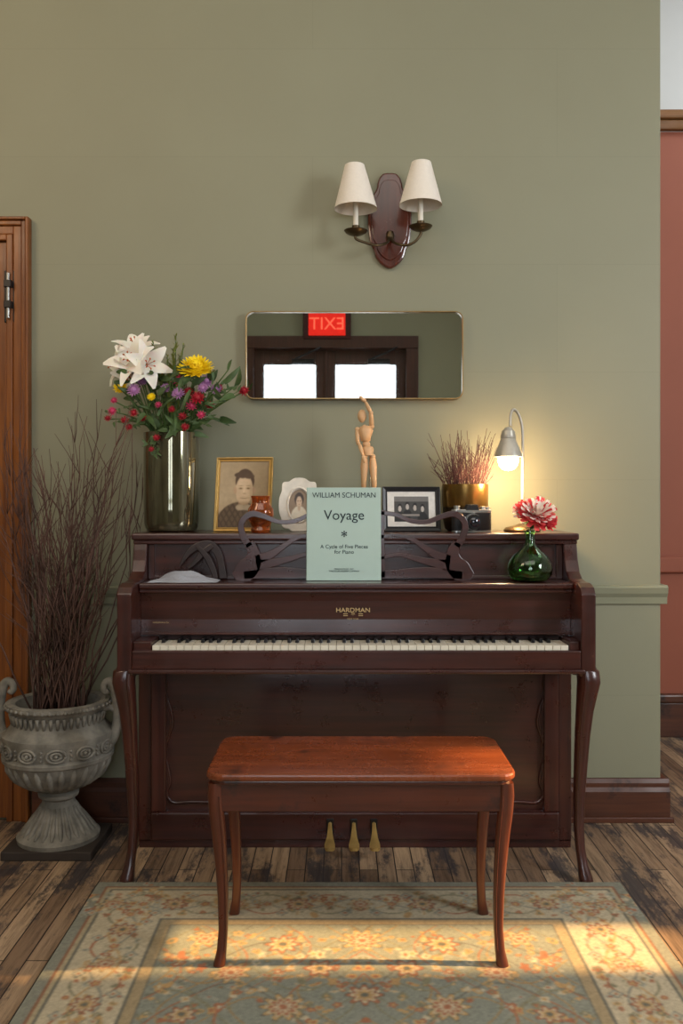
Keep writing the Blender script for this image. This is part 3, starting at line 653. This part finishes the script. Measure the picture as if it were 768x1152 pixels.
# ------------------------------------------------------------ objects on piano
TOP = 1.0755; SH = 0.9205
def vase_bouquet():
    VX, VY = X(193, 3.125), 3.125
    m, nt, b = newmat('smoked_green_brown_glaze')
    v = mapping(nt, (6, 6, 1.4)); f = noise(nt, v, 2.5, 3)
    nt.links.new(ramp(nt, f, [(0.32, S(62, 54, 36)), (0.5, S(116, 110, 84)), (0.68, S(78, 78, 56))]), b.inputs['Base Color'])
    b.inputs['Metallic'].default_value = 0.7; b.inputs['Roughness'].default_value = 0.08; b.inputs['Coat Weight'].default_value = 1.0; b.inputs['Coat Roughness'].default_value = 0.02
    o = B('flower_vase', (VX, VY, TOP))
    h = 0.345
    o.lathe('body', [(0.0, 0), (0.074, 0), (0.086, 0.004), (0.092, 0.014), (0.095, 0.03), (0.0965, 0.08), (0.0975, h*0.6), (0.0975, h), (0.092, h), (0.090, 0.05), (0.0, 0.045)], (VX, VY, TOP), m, 56)
    zt = TOP+h
    q = B('flower_bouquet', (VX, VY, zt))
    STEM = plain('stem_green', S(74, 98, 44), 0.6); LEAF = plain('leaf_green', S(66, 88, 46), 0.55, var=0.35); LEAF2 = plain('leaf_olive', S(118, 126, 58), 0.6, var=0.25)
    LILY = plain('lily_white', S(248, 240, 226), 0.5, var=0.03, sub=0.2); YEL = plain('mum_yellow', S(252, 218, 20), 0.6, var=0.08)
    PUR = plain('mum_purple', S(180, 128, 176), 0.6, var=0.15); RED = plain('carnation_red', S(160, 22, 40), 0.6, var=0.25); ORG = plain('stamen_orange', S(190, 90, 30), 0.7); PNK = plain('rose_magenta', S(196, 60, 100), 0.6, var=0.15)
    def W(px, py, y): return Vector((X(px, y), y, Z(py, y)))
    stems = []
    def stem(t, r=0.0022):
        t = Vector(t); bs = Vector((VX+(t.x-VX)*0.15, VY+(t.y-VY)*0.1, zt-0.12)); lip = Vector((VX+max(-.07, min(.07, (t.x-VX)*0.5)), VY+(t.y-VY)*0.3, zt+0.01))
        stems.append((smoothpts([bs, lip, lip.lerp(t, 0.5)+Vector((0, 0, 0.015)), t], 5), r))
    lil = [((148, 406, 3.05), (-0.25, -0.9, 0.35), 1.1), ((133, 411, 3.10), (-0.85, -0.5, 0.2), 1.0), ((166, 410, 3.05), (0.45, -0.85, -0.05), 1.05), ((153, 390, 3.12), (0.0, -0.6, 0.85), 1.0), ((145, 420, 3.06), (-0.3, -0.8, -0.4), 0.8)]
    for i, (c, n, s_) in enumerate(lil):
        c = W(*c); n = Vector(n).normalized(); stem(c-n*0.03)
        flower(q, 'lily_%d' % i, c-n*0.03*s_, n, [(3, 0.105*s_, 0.052*s_, 58, 75), (3, 0.10*s_, 0.042*s_, 52, 70)], LILY)
        st = []
        for k in range(6):
            u = n.orthogonal().normalized(); w = n.cross(u); rr = (u*math.cos(k)+w*math.sin(k))
            e = c+n*0.03*s_+rr*0.014; st.append(([c-n*0.02, e], [0.001, 0.001])); st.append(([e, e+rr*0.006], [0.003, 0.002]))
        q.tubes('lily_stamens_%d' % i, st, ORG, 6)
    def mum(nm, px, py, y, R, mat, n=(0, -0.9, 0.4), dens=1.0):
        c = W(px, py, y); nv = Vector(n).normalized(); stem(c-nv*0.01)
        flower(q, nm, c-nv*R*0.3, nv, [(int(26*dens), R, R*.26, 0, -25), (int(24*dens), R*.95, R*.25, 16, -20), (int(22*dens), R*.86, R*.24, 32, -15), (int(20*dens), R*.78, R*.23, 48, -10), (int(16*dens), R*.70, R*.22, 62, -5), (int(12*dens)+3, R*.64, R*.22, 76, 0)], mat, core=R*.42)
    mum('yellow_mum', 220, 411, 3.04, 0.064, YEL, (0.05, -0.62, 0.78))
    mum('yellow_small', 135, 435, 3.05, 0.026, YEL); mum('yellow_centre', 170, 446, 3.06, 0.016, YEL)
    for i, a in enumerate([(150, 438, 3.03, .026), (160, 428, 3.07, .02), (200, 442, 3.03, .024), (186, 436, 3.06, .02), (232, 428, 3.06, .028), (243, 437, 3.08, .022), (228, 436, 3.03, .020)]): mum('purple_mum_%d' % i, *a, PUR, dens=.6)
    reds = [(126, 462, 3.03, .019), (121, 470, 3.05, .015), (140, 472, 3.02, .017), (150, 464, 3.04, .018), (128, 450, 3.07, .015), (145, 480, 3.03, .015), (222, 447, 3.02, .028), (236, 455, 3.05, .018), (200, 427, 3.08, .026), (246, 436, 3.12, .018), (274, 439, 3.08, .022), (205, 468, 3.02, .018), (226, 466, 3.04, .018), (208, 480, 3.01, .017), (176, 492, 3.01, .015), (170, 505, 3.01, .012), (215, 456, 3.04, .022), (193, 460, 3.03, .015), (160, 470, 3.04, .016), (212, 440, 3.06, .02), (178, 455, 3.04, .014)]
    for i, a in enumerate(reds): mum('red_carnation_%d' % i, *a, RED if i % 4 else PNK, dens=.4)
    lv = []; lf = []; lv2 = []; lf2 = []
    for i in range(150):
        px = random.gauss(200, 25); py = random.uniform(415, 488); y = random.uniform(3.02, 3.2)
        if py > 475: px = 193+(px-193)*.6
        c = W(px, py, y); n = Vector((random.gauss(0, .5), -1, random.gauss(0.3, .5)))
        add_petal(lv, lf, c, n, random.random()*6.28, random.uniform(.035, .085), random.uniform(.010, .024), math.radians(random.uniform(0, 40)), math.radians(40), 0.3)
        if i % 3 == 0: stem(c)
    for (px, py) in ((188, 400), (198, 376), (206, 388), (180, 412), (212, 420), (176, 398), (240, 418), (172, 384), (195, 395), (203, 400), (190, 415)):
        y = random.uniform(3.08, 3.18); c = W(px, py, y); stem(c, 0.0015)
        d = Vector((c.x-VX, 0, c.z-zt)).normalized()
        for k in range(22):
            p = c-d*0.007*k
            add_petal(lv2, lf2, p, d, random.random()*6.28, 0.012+0.0018*k, 0.0055+0.0003*k, math.radians(55), math.radians(20), 0.2, 3)
    for (px, py) in ((118, 462), (128, 475), (240, 470), (268, 440), (232, 478), (150, 478), (165, 500), (172, 512)):
        c = W(px, py, 3.02 if py > 485 else 3.06); stem(c, 0.0012)
        for k in range(8):
            p = c+Vector(((VX-c.x)*0.07*k, 0.003*k, 0.003*k)); add_petal(lv, lf, p, (0, -1, .3), random.random()*6.28, 0.024, 0.009, 0.4, 0.5, 0.2, 3)
    q.mesh('leaves', lv, lf, LEAF, True); q.mesh('spike_foliage', lv2, lf2, LEAF2, True); q.tubes('stems', stems, STEM, 6)
vase_bouquet()

def blur(c, n):
    for _ in range(n):
        p = np.pad(c, ((1, 1), (1, 1), (0, 0)), mode='edge')
        c = (p[:-2, 1:-1]+p[2:, 1:-1]+p[1:-1, :-2]+p[1:-1, 2:]+p[1:-1, 1:-1]*2)/6
    return c
def ell(U, V, cx, cy, rx, ry): return ((U-cx)/rx)**2+((V-cy)/ry)**2 < 1
def glow(U, V, cx, cy, rx, ry): return np.exp(-(((U-cx)/rx)**2+((V-cy)/ry)**2))[..., None]
def boy(U, V):
    col = np.ones(U.shape+(3,))*np.array([200, 176, 142.]); col -= (V[..., None])*14+(U[..., None])*16
    col -= glow(U, V, .95, .5, .35, .5)*30
    def put(m, c): col[m] = c
    sh = ell(U, V, .45, .04, .48, .35) & (V < .42)
    put(sh, (112, 92, 72)); m = sh & (((U*9+V*7) % 1 < .3) | ((U*9-V*7) % 1 < .22)); put(m, (88, 70, 54))
    put(ell(U, V, .5, .37, .10, .10), (180, 146, 114)); put(ell(U, V, .44, .31, .09, .045), (200, 180, 150)); put(ell(U, V, .58, .31, .09, .045), (190, 170, 142))
    put(ell(U, V, .515, .70, .185, .175), (84, 62, 46)); put(ell(U, V, .51, .565, .172, .215), (212, 182, 146))
    put(ell(U, V, .33, .56, .032, .052), (192, 156, 122)); put(ell(U, V, .70, .56, .028, .048), (174, 140, 110))
    put(ell(U, V, .47, .785, .165, .045), (88, 66, 50)); put(ell(U, V, .60, .765, .10, .035), (92, 70, 52))
    col2 = blur(col, 5)
    col2 += glow(U, V, .45, .64, .09, .10)*14; col2 -= glow(U, V, .65, .52, .05, .16)*24; col2 -= glow(U, V, .515, .365, .12, .03)*26
    for cx in (.44, .585):
        col2 -= glow(U, V, cx, .588, .032, .013)*92; col2 -= glow(U, V, cx, .628, .046, .008)*36
    col2 -= glow(U, V, .515, .512, .03, .011)*36; col2 += glow(U, V, .505, .545, .014, .04)*12
    col2 -= glow(U, V, .512, .450, .072, .013)*66; col2 += glow(U, V, .512, .455, .05, .006)*66
    return np.clip(col2, 10, 250)
def woman(U, V):
    col = np.ones(U.shape+(3,))*np.array([150, 126, 100.])
    def put(m, c): col[m] = c
    put(ell(U, V, .5, .15, .36, .33), (226, 214, 190)); put(ell(U, V, .5, .68, .2, .2), (60, 44, 34)); put(ell(U, V, .5, .6, .13, .17), (216, 186, 156)); put(ell(U, V, .5, .42, .06, .08), (206, 176, 146))
    col = blur(col, 3)
    for cx in (.45, .55): col -= glow(U, V, cx, .63, .022, .014)*110
    col -= glow(U, V, .5, .53, .03, .01)*60; return np.clip(col, 5, 250)
def group(U, V):
    col = np.ones(U.shape+(3,))*np.array([232, 228, 220.])
    i = (U > .16) & (U < .84) & (V > .16) & (V < .84)
    pic = np.ones(U.shape+(3,))*np.array([70, 68, 66.]); pic[V > .70] = (120, 117, 113); pic[V < .3] = (52, 50, 50)
    for cx, cy, sh in ((.27, .52, 40), (.42, .57, 24), (.57, .54, 60), (.72, .51, 30)):
        pic[ell(U, V, cx, cy-.30, .10, .22)] = (sh,)*3; pic[ell(U, V, cx, cy+.03, .042, .095)] = (26, 24, 24); pic[ell(U, V, cx, cy-.01, .034, .08)] = (196, 186, 176)
    pic[(np.abs(V-.34) < .03) & (U > .3) & (U < .66)] = (150, 142, 134)
    pic = blur(pic, 2); col[i] = pic[i]
    return col
PHOTO = vcol('photo_print', 0.35, 0.3)
def frame(name, px0, px1, py0, y, w, h, fw, mat, func, yaw=0, tilt=-10, dep=0.014):
    cx = X((px0+px1)/2, y)
    f = B(name, (cx, y, TOP+0.0015), (math.radians(tilt), 0, math.radians(yaw)), world=False)
    def rc(w_, z0, z1): return [(w_/2, z1), (-w_/2, z1), (-w_/2, z0), (w_/2, z0)]
    f.ring('moulding', rc(w, 0, h), rc(w-2*fw, fw, h-fw), 0, dep, mat, 0.002, yin=0.004)
    f.ring('inner_lip', rc(w-2*fw+0.002, fw-.001, h-fw+.001), rc(w-2*fw-0.008, fw+.004, h-fw-.004), 0.003, dep-0.002, mat, 0.001)
    f.panel('photograph', -w/2+fw, w/2-fw, fw, h-fw, 0.007, 150, 190, func, PHOTO)
    f.box('backing', -w/2+0.004, w/2-0.004, dep-0.003, dep, 0.004, h-0.004, BLACK, 0)
    f.prism('easel_leg', [(dep, h*0.55), (dep+0.003, h*0.56), (dep+0.055, 0.012), (dep+0.05, 0.010)], -0.02, 0.02, BLACK, 'YZ', 0)
frame('portrait_photo_frame', 238, 305, 511, 3.07, 0.202, 0.262, 0.010, GOLD, boy, yaw=-8)
frame('black_photo_frame', 431, 496, 546, 3.09, 0.203, 0.158, 0.013, BLACK, group, yaw=3)

def white_frame():
    y = 3.09; cx = X(336, y)
    f = B('ornate_photo_frame', (cx, y, TOP+0.001), (math.radians(-9), 0, 0), world=False)
    WH = plain('white_enamel', S(226, 218, 204), 0.4)
    w, h = 0.135, 0.185; n = 96; out = []; inn = []
    for k in range(n):
        a = 2*math.pi*k/n; c, s_ = math.cos(a), math.sin(a)
        r = 1+0.05*math.cos(8*a)
        out.append((w/2*r*math.copysign(abs(c)**.6, c), h/2+h/2*min(1.0 if s_ < -.6 else 2, r)*math.copysign(abs(s_)**.6, s_)))
        inn.append((0.036*c, h/2+0.056*s_))
    mz = min(p[1] for p in out); out = [(a, b_-mz) for a, b_ in out]
    f.ring('scalloped_border', out, inn, 0, 0.012, WH, 0.0015, yin=0.005)
    f.tubes('bead', [([(p[0]*1.12, 0.001, h/2+(p[1]-h/2)*1.1) for p in inn]+[(inn[0][0]*1.12, 0.001, h/2+(inn[0][1]-h/2)*1.1)], 0.003)], WH)
    f.panel('photograph', -0.04, 0.04, h/2-0.06, h/2+0.06, 0.008, 60, 80, woman, PHOTO)
    f.prism('easel_leg', [(0.012, h*0.55), (0.015, h*0.56), (0.05, 0.010), (0.045, 0.008)], -0.012, 0.012, BLACK, 'YZ', 0)
white_frame()

def glass_things():
    AMB = plain('amber_glass', S(196, 104, 40), 0.06, trans=0.75, var=0.2, coat=0.5)
    x, y = X(293, 3.015), 3.015
    j = B('amber_glass_jar', (x, y, TOP))
    j.lathe('jar', [(0, 0), (0.03, 0), (0.034, 0.008), (0.030, 0.02), (0.040, 0.04), (0.045, 0.06), (0.043, 0.08), (0.032, 0.096), (0.030, 0.108), (0.034, 0.124), (0.031, 0.124), (0.027, 0.106), (0.030, 0.094), (0.040, 0.078), (0.041, 0.06), (0.036, 0.042), (0, 0.03)], (x, y, TOP), AMB, 40)
    GRN = plain('green_glass', S(150, 206, 140), 0.02, trans=1.0, var=0.03, coat=0.3)
    x, y = X(596, 2.905), 2.905
    b = B('green_glass_bottle', (x, y, SH))
    out = [(0, 0), (0.045, 0), (0.058, 0.006), (0.070, 0.022), (0.0735, 0.04), (0.070, 0.06), (0.056, 0.083), (0.036, 0.10), (0.022, 0.113), (0.0165, 0.125), (0.0155, 0.155), (0.020, 0.16), (0.020, 0.166), (0.0135, 0.166), (0.0125, 0.125)]
    inn = [(0.018, 0.11), (0.033, 0.096), (0.052, 0.08), (0.067, 0.059), (0.0705, 0.04), (0.067, 0.024), (0.055, 0.007), (0, 0.005)]
    b.lathe('flask', out+inn, (x, y, SH), GRN, 48)
    fl = B('dahlia_flower', (x, y, SH+0.17))
    PK = plain('dahlia_pink', S(238, 88, 88), 0.6, var=0.2, nscale=60); CR = plain('dahlia_cream', S(254, 236, 222), 0.6, var=0.05); RD = plain('dahlia_red', S(214, 44, 54), 0.6)
    n = Vector((0.05, -0.72, 0.69)).normalized()
    for i, (px, py, dy, s_, m1, m2) in enumerate(((604, 578, 0, 1.0, PK, CR), (590, 574, .015, .62, CR, PK), (614, 586, -.01, .55, RD, PK))):
        c = Vector((X(px, 2.9), 2.895+dy, Z(py, 2.9))); nn = (n+Vector(((px-602)*.02, 0, 0))).normalized()
        flower(fl, 'outer_petals_%d' % i, c-nn*0.012*s_, nn, [(15, 0.066*s_, 0.021*s_, -5, -30), (15, 0.064*s_, 0.021*s_, 12, -25), (13, 0.058*s_, 0.020*s_, 28, -18)], m1, 0.0015, blunt=.5)
        flower(fl, 'inner_petals_%d' % i, c-nn*0.008*s_, nn, [(14, 0.062*s_, 0.019*s_, 18, -18), (13, 0.058*s_, 0.018*s_, 36, -14), (11, 0.052*s_, 0.017*s_, 54, -10), (9, 0.046*s_, 0.016*s_, 70, -6)], m2, 0.0015, blunt=.5)
    c = Vector((X(604, 2.9), 2.895, Z(578, 2.9)))
    flower(fl, 'red_petals', c-n*0.010, n, [(8, 0.068, 0.019, 4, -30), (7, 0.060, 0.016, 42, -6), (4, 0.05, 0.014, 62, 0)], RD, 0.0015, blunt=.4)
    ST = plain('flower_stem', S(70, 104, 44), 0.6)
    fl.tubes('stem', [(smoothpts([(x, y, SH+0.03), (x, y, SH+0.165), c-n*0.01], 5), 0.003)], ST)
    v = []; f = []
    for k in range(9): add_petal(v, f, (x+0.005, y, SH+0.172), (0, -.3, 1), k*0.7, 0.045, 0.016, 0.9, 0.9, .2)
    fl.mesh('leaves', v, f, ST, True)
glass_things()

def mannequin():
    y = 3.13; bx_ = X(416, y)
    m = B('artist_mannequin', (bx_, y, TOP))
    def P(px, py, dy=0): return Vector((X(px, y), y+dy, Z(py, y)))
    def limb(nm, a, b_, r0, r1, rm=None):
        a, b_ = Vector(a), Vector(b_); rm = rm or max(r0, r1)*1.05
        m.tubes(nm, [([a, a.lerp(b_, .06), a.lerp(b_, .3), a.lerp(b_, .7), a.lerp(b_, .95), b_], [r0*.5, r0*.9, rm, (r0+r1)/2, r1, r1*.5])], PINE, 14)
    def ball(nm, c, r, sz=1.0): m.lathe(nm, [(0.0001 if abs(math.cos(t)) < .01 else r*math.cos(t), r*sz*math.sin(t)) for t in np.linspace(-math.pi/2, math.pi/2, 10)], Vector(c), PINE, 16)
    m.lathe('base', [(0, 0), (0.04, 0), (0.042, 0.006), (0.038, 0.014), (0, 0.014)], (bx_, y, TOP), PINE, 40)
    m.tubes('support_rod', [([(bx_, y+.02, TOP+.012), (bx_, y+.02, Z(512, y)), P(413, 511, 0.0)], 0.002)], STEEL)
    ball('head', P(407, 468), 0.0155, 1.5); limb('neck', P(409, 478), P(410, 481), .006, .006)
    limb('chest', P(411, 479), P(411, 497), .021, .017, .027); ball('waist', P(412, 500), .014); limb('pelvis', P(413, 502), P(414, 513), .020, .020, .023)
    ball('shoulder_r', P(418, 480), .009); limb('upper_arm_r', P(418, 480), P(417, 466, -.02), .008, .007); ball('elbow_r', P(417, 465, -.02), .0075)
    limb('forearm_r', P(416, 464, -.02), P(411, 453, -.03), .007, .005); limb('hand_r', P(411, 453, -.03), P(404, 447, -.035), .006, .005, .0075)
    ball('shoulder_l', P(402, 483), .009); limb('upper_arm_l', P(402, 483), P(402, 498, -.01), .008, .007); ball('elbow_l', P(403, 499, -.01), .0075)
    limb('forearm_l', P(404, 500, -.01), P(408, 513, -.03), .007, .005); limb('hand_l', P(408, 513, -.03), P(410, 521, -.035), .006, .005, .0075)
    for nm, a, k, f_ in (('l', (410, 514), (409, 549), (409, 585)), ('r', (419, 514), (421, 549), (422, 585))):
        ball('hip_'+nm, P(*a), .011); limb('thigh_'+nm, P(*a), P(*k), .012, .009, .014); ball('knee_'+nm, P(k[0], k[1]+1), .009)
        limb('shin_'+nm, P(k[0], k[1]+2), P(*f_), .010, .007, .0115); ball('ankle_'+nm, P(f_[0], f_[1]+1), .007)
        a0 = P(f_[0], f_[1]+1); m.tubes('foot_'+nm, [([Vector((a0.x, y+.01, TOP+.024)), Vector((a0.x, y-.01, TOP+.024)), Vector((a0.x, y-.035, TOP+.02))], [.006, .009, .006])], PINE, 12)
mannequin()

def music():
    y = 2.915
    COV = plain('pale_teal_paper', S(178, 200, 190), 0.6, var=0.03, nscale=5); INK = plain('ink', S(28, 46, 52), 0.7, var=0)
    PG = plain('page_edges', S(226, 220, 204), 0.7)
    b = B('sheet_music_book', (X(387, y), y, SH+0.001), (math.radians(-6), 0, 0), world=False)
    w, h = 0.243, 0.307
    b.box('cover', -w/2, w/2, 0, 0.0012, 0, h, COV, 0.0004); b.box('pages', -w/2+0.002, w/2-0.002, 0.0012, 0.005, 0.002, h-0.002, PG, 0); b.box('back_cover', -w/2, w/2, 0.005, 0.0062, 0, h, COV, 0.0004)
    b.tubes('spine', [([(-w/2, 0.003, 0), (-w/2, 0.003, h)], 0.003)], COV)
    e = -0.0006
    b.text('author', 'WILLIAM SCHUMAN', (0, e, h-0.026), 0.0245, INK, sx=0.95)
    b.text('title', 'Voyage', (0, e, h-0.093), 0.046, INK)
    b.text('ornament', '*', (0, e, h-0.163), 0.045, INK, offs=0.0005)
    b.text('subtitle', 'A Cycle of Five Pieces\nfor Piano', (0, e, h-0.205), 0.0175, INK)
    b.text('publisher', 'MERION MUSIC, INC.\nTHEODORE PRESSER COMPANY', (0, e, 0.034), 0.007, INK)
music()

def twig_pot():
    y = 3.145; x = X(523, y)
    p = B('gold_planter', (x, y, TOP)); G = plain('brushed_gold', S(138, 106, 56), 0.28, 0.9); GD = plain('bronze_band', S(60, 46, 30), 0.35, 0.8)
    p.lathe('pot', [(0, 0), (0.06, 0), (0.072, 0.01), (0.078, 0.04), (0.079, 0.085)], (x, y, TOP), GD, 48)
    p.lathe('pot_rim', [(0.079, 0.085), (0.081, 0.09), (0.0815, 0.165), (0.0775, 0.165), (0.076, 0.13), (0, 0.13)], (x, y, TOP), G, 48)
    t = B('dried_twigs', (x, y, TOP+0.13)); M_ = plain('reddish_twig', S(92, 58, 56), 0.8, var=0.4)
    v = []; f = []
    for i in range(130):
        a = random.random()*6.28; r = random.random()**.5*.06
        p0 = Vector((x+r*math.cos(a), y+r*math.sin(a), TOP+.131)); ht = random.uniform(.06, .235)
        p1 = p0+Vector((r*math.cos(a)*1.0+random.gauss(0, .022), r*math.sin(a)*.5+random.gauss(0, .01), ht*.98))
        p1.y = min(p1.y, 3.27); p1.x = min(p1.x, X(556, y))
        mid = p0.lerp(p1, .5)+Vector((random.gauss(0, .008), random.gauss(0, .006), .01))
        add_tube(v, f, [p0, mid, p1], [.0014, .0011, .0006], 4)
        for k in range(2):
            q = p0.lerp(p1, random.uniform(.4, .8)); e = q+Vector((random.gauss(0, .018), random.gauss(0, .008), .03)); e.y = min(e.y, 3.275); e.x = min(e.x, X(557, y)); add_tube(v, f, [q, e], [.0009, .0004], 4)
    t.mesh('twigs', v, f, M_, True)
twig_pot()

def camera_prop():
    y = 3.03; x = X(530, y)
    c = B('vintage_film_camera', (x, y, TOP), (0, 0, math.radians(6)), world=False)
    LE = plain('camera_leatherette', S(24, 23, 24), 0.7, bumpv=0.3, nscale=400); GL = plain('lens_glass', S(20, 24, 34), 0.05, coat=1.0)
    c.prism('body', rrect(0, 0, 0.136, 0.034, 0.015, 5), 0.004, 0.066, LE, 'XY', 0.002); c.prism('base_plate', rrect(0, 0, 0.137, 0.035, 0.015, 5), 0.0, 0.006, STEEL, 'XY', 0.001)
    c.prism('top_plate', rrect(0, 0, 0.137, 0.035, 0.015, 5), 0.066, 0.078, STEEL, 'XY', 0.002)
    c.prism('prism_housing', [(-0.024, 0.076), (-0.017, 0.095), (0.017, 0.095), (0.024, 0.076)], -0.02, 0.014, LE, 'XZ', 0.002)
    for nm, xx, r, hh in (('rewind_knob', -0.05, .011, .012), ('shutter_dial', 0.04, .010, .010), ('advance_lever', 0.056, .008, .008)):
        c.lathe(nm, [(r, 0), (r, hh), (r*.8, hh+.001), (0, hh+.001)], (xx, 0, 0.078), STEEL, 24)
    for nm, r0, r1, y0, y1, mt in (('lens_mount', .029, .029, -0.016, -0.024, STEEL), ('lens_barrel', .027, .026, -0.022, -0.045, BLACK), ('lens_ring', .0275, .0275, -0.030, -0.036, STEEL), ('lens_rim', .024, .023, -0.045, -0.053, BLACK), ('lens_glass', .018, .017, -0.052, -0.054, GL)):
        c.tubes(nm, [([(0, y0, .036), (0, y1, .036)], [r0, r1])], mt, 32)
camera_prop()

def lamp():
    y = 3.10; x = X(587, y)
    l = B('desk_lamp', (x, y, TOP)); GR = plain('grey_enamel', S(184, 178, 164), 0.35, 0.3)
    bz = TOP
    l.lathe('base', [(0, 0), (0.062, 0), (0.064, 0.006), (0.058, 0.014), (0.025, 0.022), (0.012, 0.028), (0, 0.028)], (x, y, bz), BRASSD, 48)
    pts = [(x, y, bz+.02), (x+.002, y, Z(540, y)), (x+.002, y, Z(500, y)), (x, y, Z(480, y)), (X(583, y), y, Z(466, y)), (X(577, y), y-.01, Z(461, y)), (X(573, y), y-.02, Z(467, y)), (X(572, y), y-.03, Z(480, y))]
    l.tubes('stem', [(smoothpts(pts, 6), 0.0048)], GR, 12)
    ys = y-0.03; cx = X(571.5, ys)
    zt = Z(481, ys); zb = Z(514, ys)
    hh = zt-zb
    l.lathe('shade', [(0.0, hh+.004), (0.012, hh), (0.016, hh-.008), (0.022, hh-.012), (0.024, hh-.022), (0.027, hh*.66), (0.025, hh*.62), (0.036, hh*.35), (0.046, 0.01), (0.048, 0), (0.046, 0), (0.034, hh*.33), (0.022, hh*.6), (0.0, hh*.7)], (cx, ys, zb), GR, 40)
    BU = plain('lamp_bulb', S(255, 226, 170), 0.3, emit=((1.0, 0.76, 0.44, 1), 30.0))
    l.lathe('bulb', [(0.0, -.048), (0.018, -.044), (0.030, -.032), (0.036, -.014), (0.033, 0.004), (0.020, 0.022), (0.012, 0.035), (0, 0.04)], (cx, ys, zb), BU, 24)
    li = bpy.data.lights.new('lamp_bulb_light', 'POINT'); li.energy = 8.0; li.color = (1.0, 0.64, 0.32); li.shadow_soft_size = 0.03
    o = bpy.data.objects.new('bulb_light', li); scene.collection.objects.link(o); o.parent = l.e; o.location = Vector((cx, ys-0.01, zb-0.082))-l.off
lamp()

def cloth_and_figure():
    y = 2.89
    c = B('folded_cloth', (X(205, y), y, SH)); nx, ny = 40, 24; x0, x1 = X(168, y), X(246, y)
    U, V = np.meshgrid(np.linspace(0, 1, nx), np.linspace(0, 1, ny))
    ed = np.minimum(np.minimum(U, 1-U)*5, np.minimum(V, 1-V)*4).clip(0, 1)
    Zz = 0.001+ed*(0.012+0.024*np.exp(-((U-.5)/.2)**2)*np.exp(-((V-.6)/.35)**2)+0.005*np.sin(U*17+V*5)+0.004*np.sin(V*21+U*6))
    vs = np.stack([x0+(x1-x0)*U, 2.84+0.09*V+0.006*np.sin(U*9), SH+Zz], -1).reshape(-1, 3)
    col = np.ones(U.shape+(3,))*np.array([158, 160, 168.])
    ob = c.grid('fabric', vs, nx, ny, col, vcol('grey_fabric', 0.85, 0, 200, 0.3)); ob.data.polygons.foreach_set('use_smooth', [True]*len(ob.data.polygons))
    f = B('carved_wood_ornament', (X(230, 2.95), 2.95, SH))
    Y0 = 2.95
    def pt(px, py): return (X(px, Y0), Z(py, Y0))
    for i, (pts, ws) in enumerate((([(203, 636), (212, 622), (224, 614), (236, 613), (245, 622), (249, 636), (251, 651)], [3, 7, 9, 10, 9, 8, 9]), ([(212, 640), (222, 630), (228, 622), (240, 613)], [3, 6, 7, 6]), ([(222, 614), (233, 626), (240, 640), (243, 651)], [4, 7, 7, 6]))):
        f.prism('carving_%d' % i, ribbon([pt(*q) for q in pts], [w*Y0/1000 for w in ws]), Y0-0.008-i*0.004, Y0+0.012-i*0.004, DARKW, 'XZ', 0.003)
cloth_and_figure()

# ------------------------------------------------------------ LIGHTS
def area(name, loc, target, sx, sy, power, color):
    li = bpy.data.lights.new(name, 'AREA'); li.shape = 'RECTANGLE'; li.size = sx; li.size_y = sy; li.energy = power; li.color = color
    o = bpy.data.objects.new(name, li); scene.collection.objects.link(o); o.location = loc
    o.rotation_euler = (Vector(target)-Vector(loc)).to_track_quat('-Z', 'Y').to_euler(); return o
area('daylight_door', (-0.1, -1.95, 1.7), (-0.1, 3, 1.5), 1.8, 2.6, 84, (0.88, 0.94, 1.0))
area('ceiling_fill', (0.0, 0.4, 3.75), (0.0, 1.6, 0), 3.2, 2.0, 44, (1.0, 0.93, 0.84))  # added soft bounce fill from above, no fixture behind it
area('warm_side_light', (-2.3, 0.9, 3.2), (-0.7, 3.3, 3.0), 1.0, 1.0, 24, (1.0, 0.76, 0.52))
area('daylight_side', (3.05, 0.6, 2.2), (0.3, 2.9, 0.9), 1.0, 1.4, 84, (0.92, 0.96, 1.0))
area('recess_light', (2.4, 3.7, 3.6), (1.8, 4.4, 1.4), 1.0, 0.6, 10, (0.93, 0.97, 1.0))
su = bpy.data.lights.new('sun', 'SUN'); su.energy = 20; su.color = (1.0, 0.62, 0.26); su.angle = math.radians(1.6)
so = bpy.data.objects.new('sun', su); scene.collection.objects.link(so)
so.rotation_euler = Vector((-1, 0.0, -0.445)).to_track_quat('-Z', 'Y').to_euler()
w = bpy.data.worlds.new('sky'); scene.world = w; w.use_nodes = True
bg = w.node_tree.nodes['Background']; bg.inputs[0].default_value = (0.75, 0.87, 1.0, 1); bg.inputs[1].default_value = 1.2

cam = bpy.data.cameras.new('camera'); co = bpy.data.objects.new('camera', cam); scene.collection.objects.link(co)
co.location = (0, 0, CH); co.rotation_euler = (math.pi/2, 0, 0)
cam.sensor_fit = 'VERTICAL'; cam.sensor_height = 36; cam.lens = 36*1000/1152; cam.shift_y = -15/1152
scene.camera = co
scene.view_settings.view_transform = 'Standard'
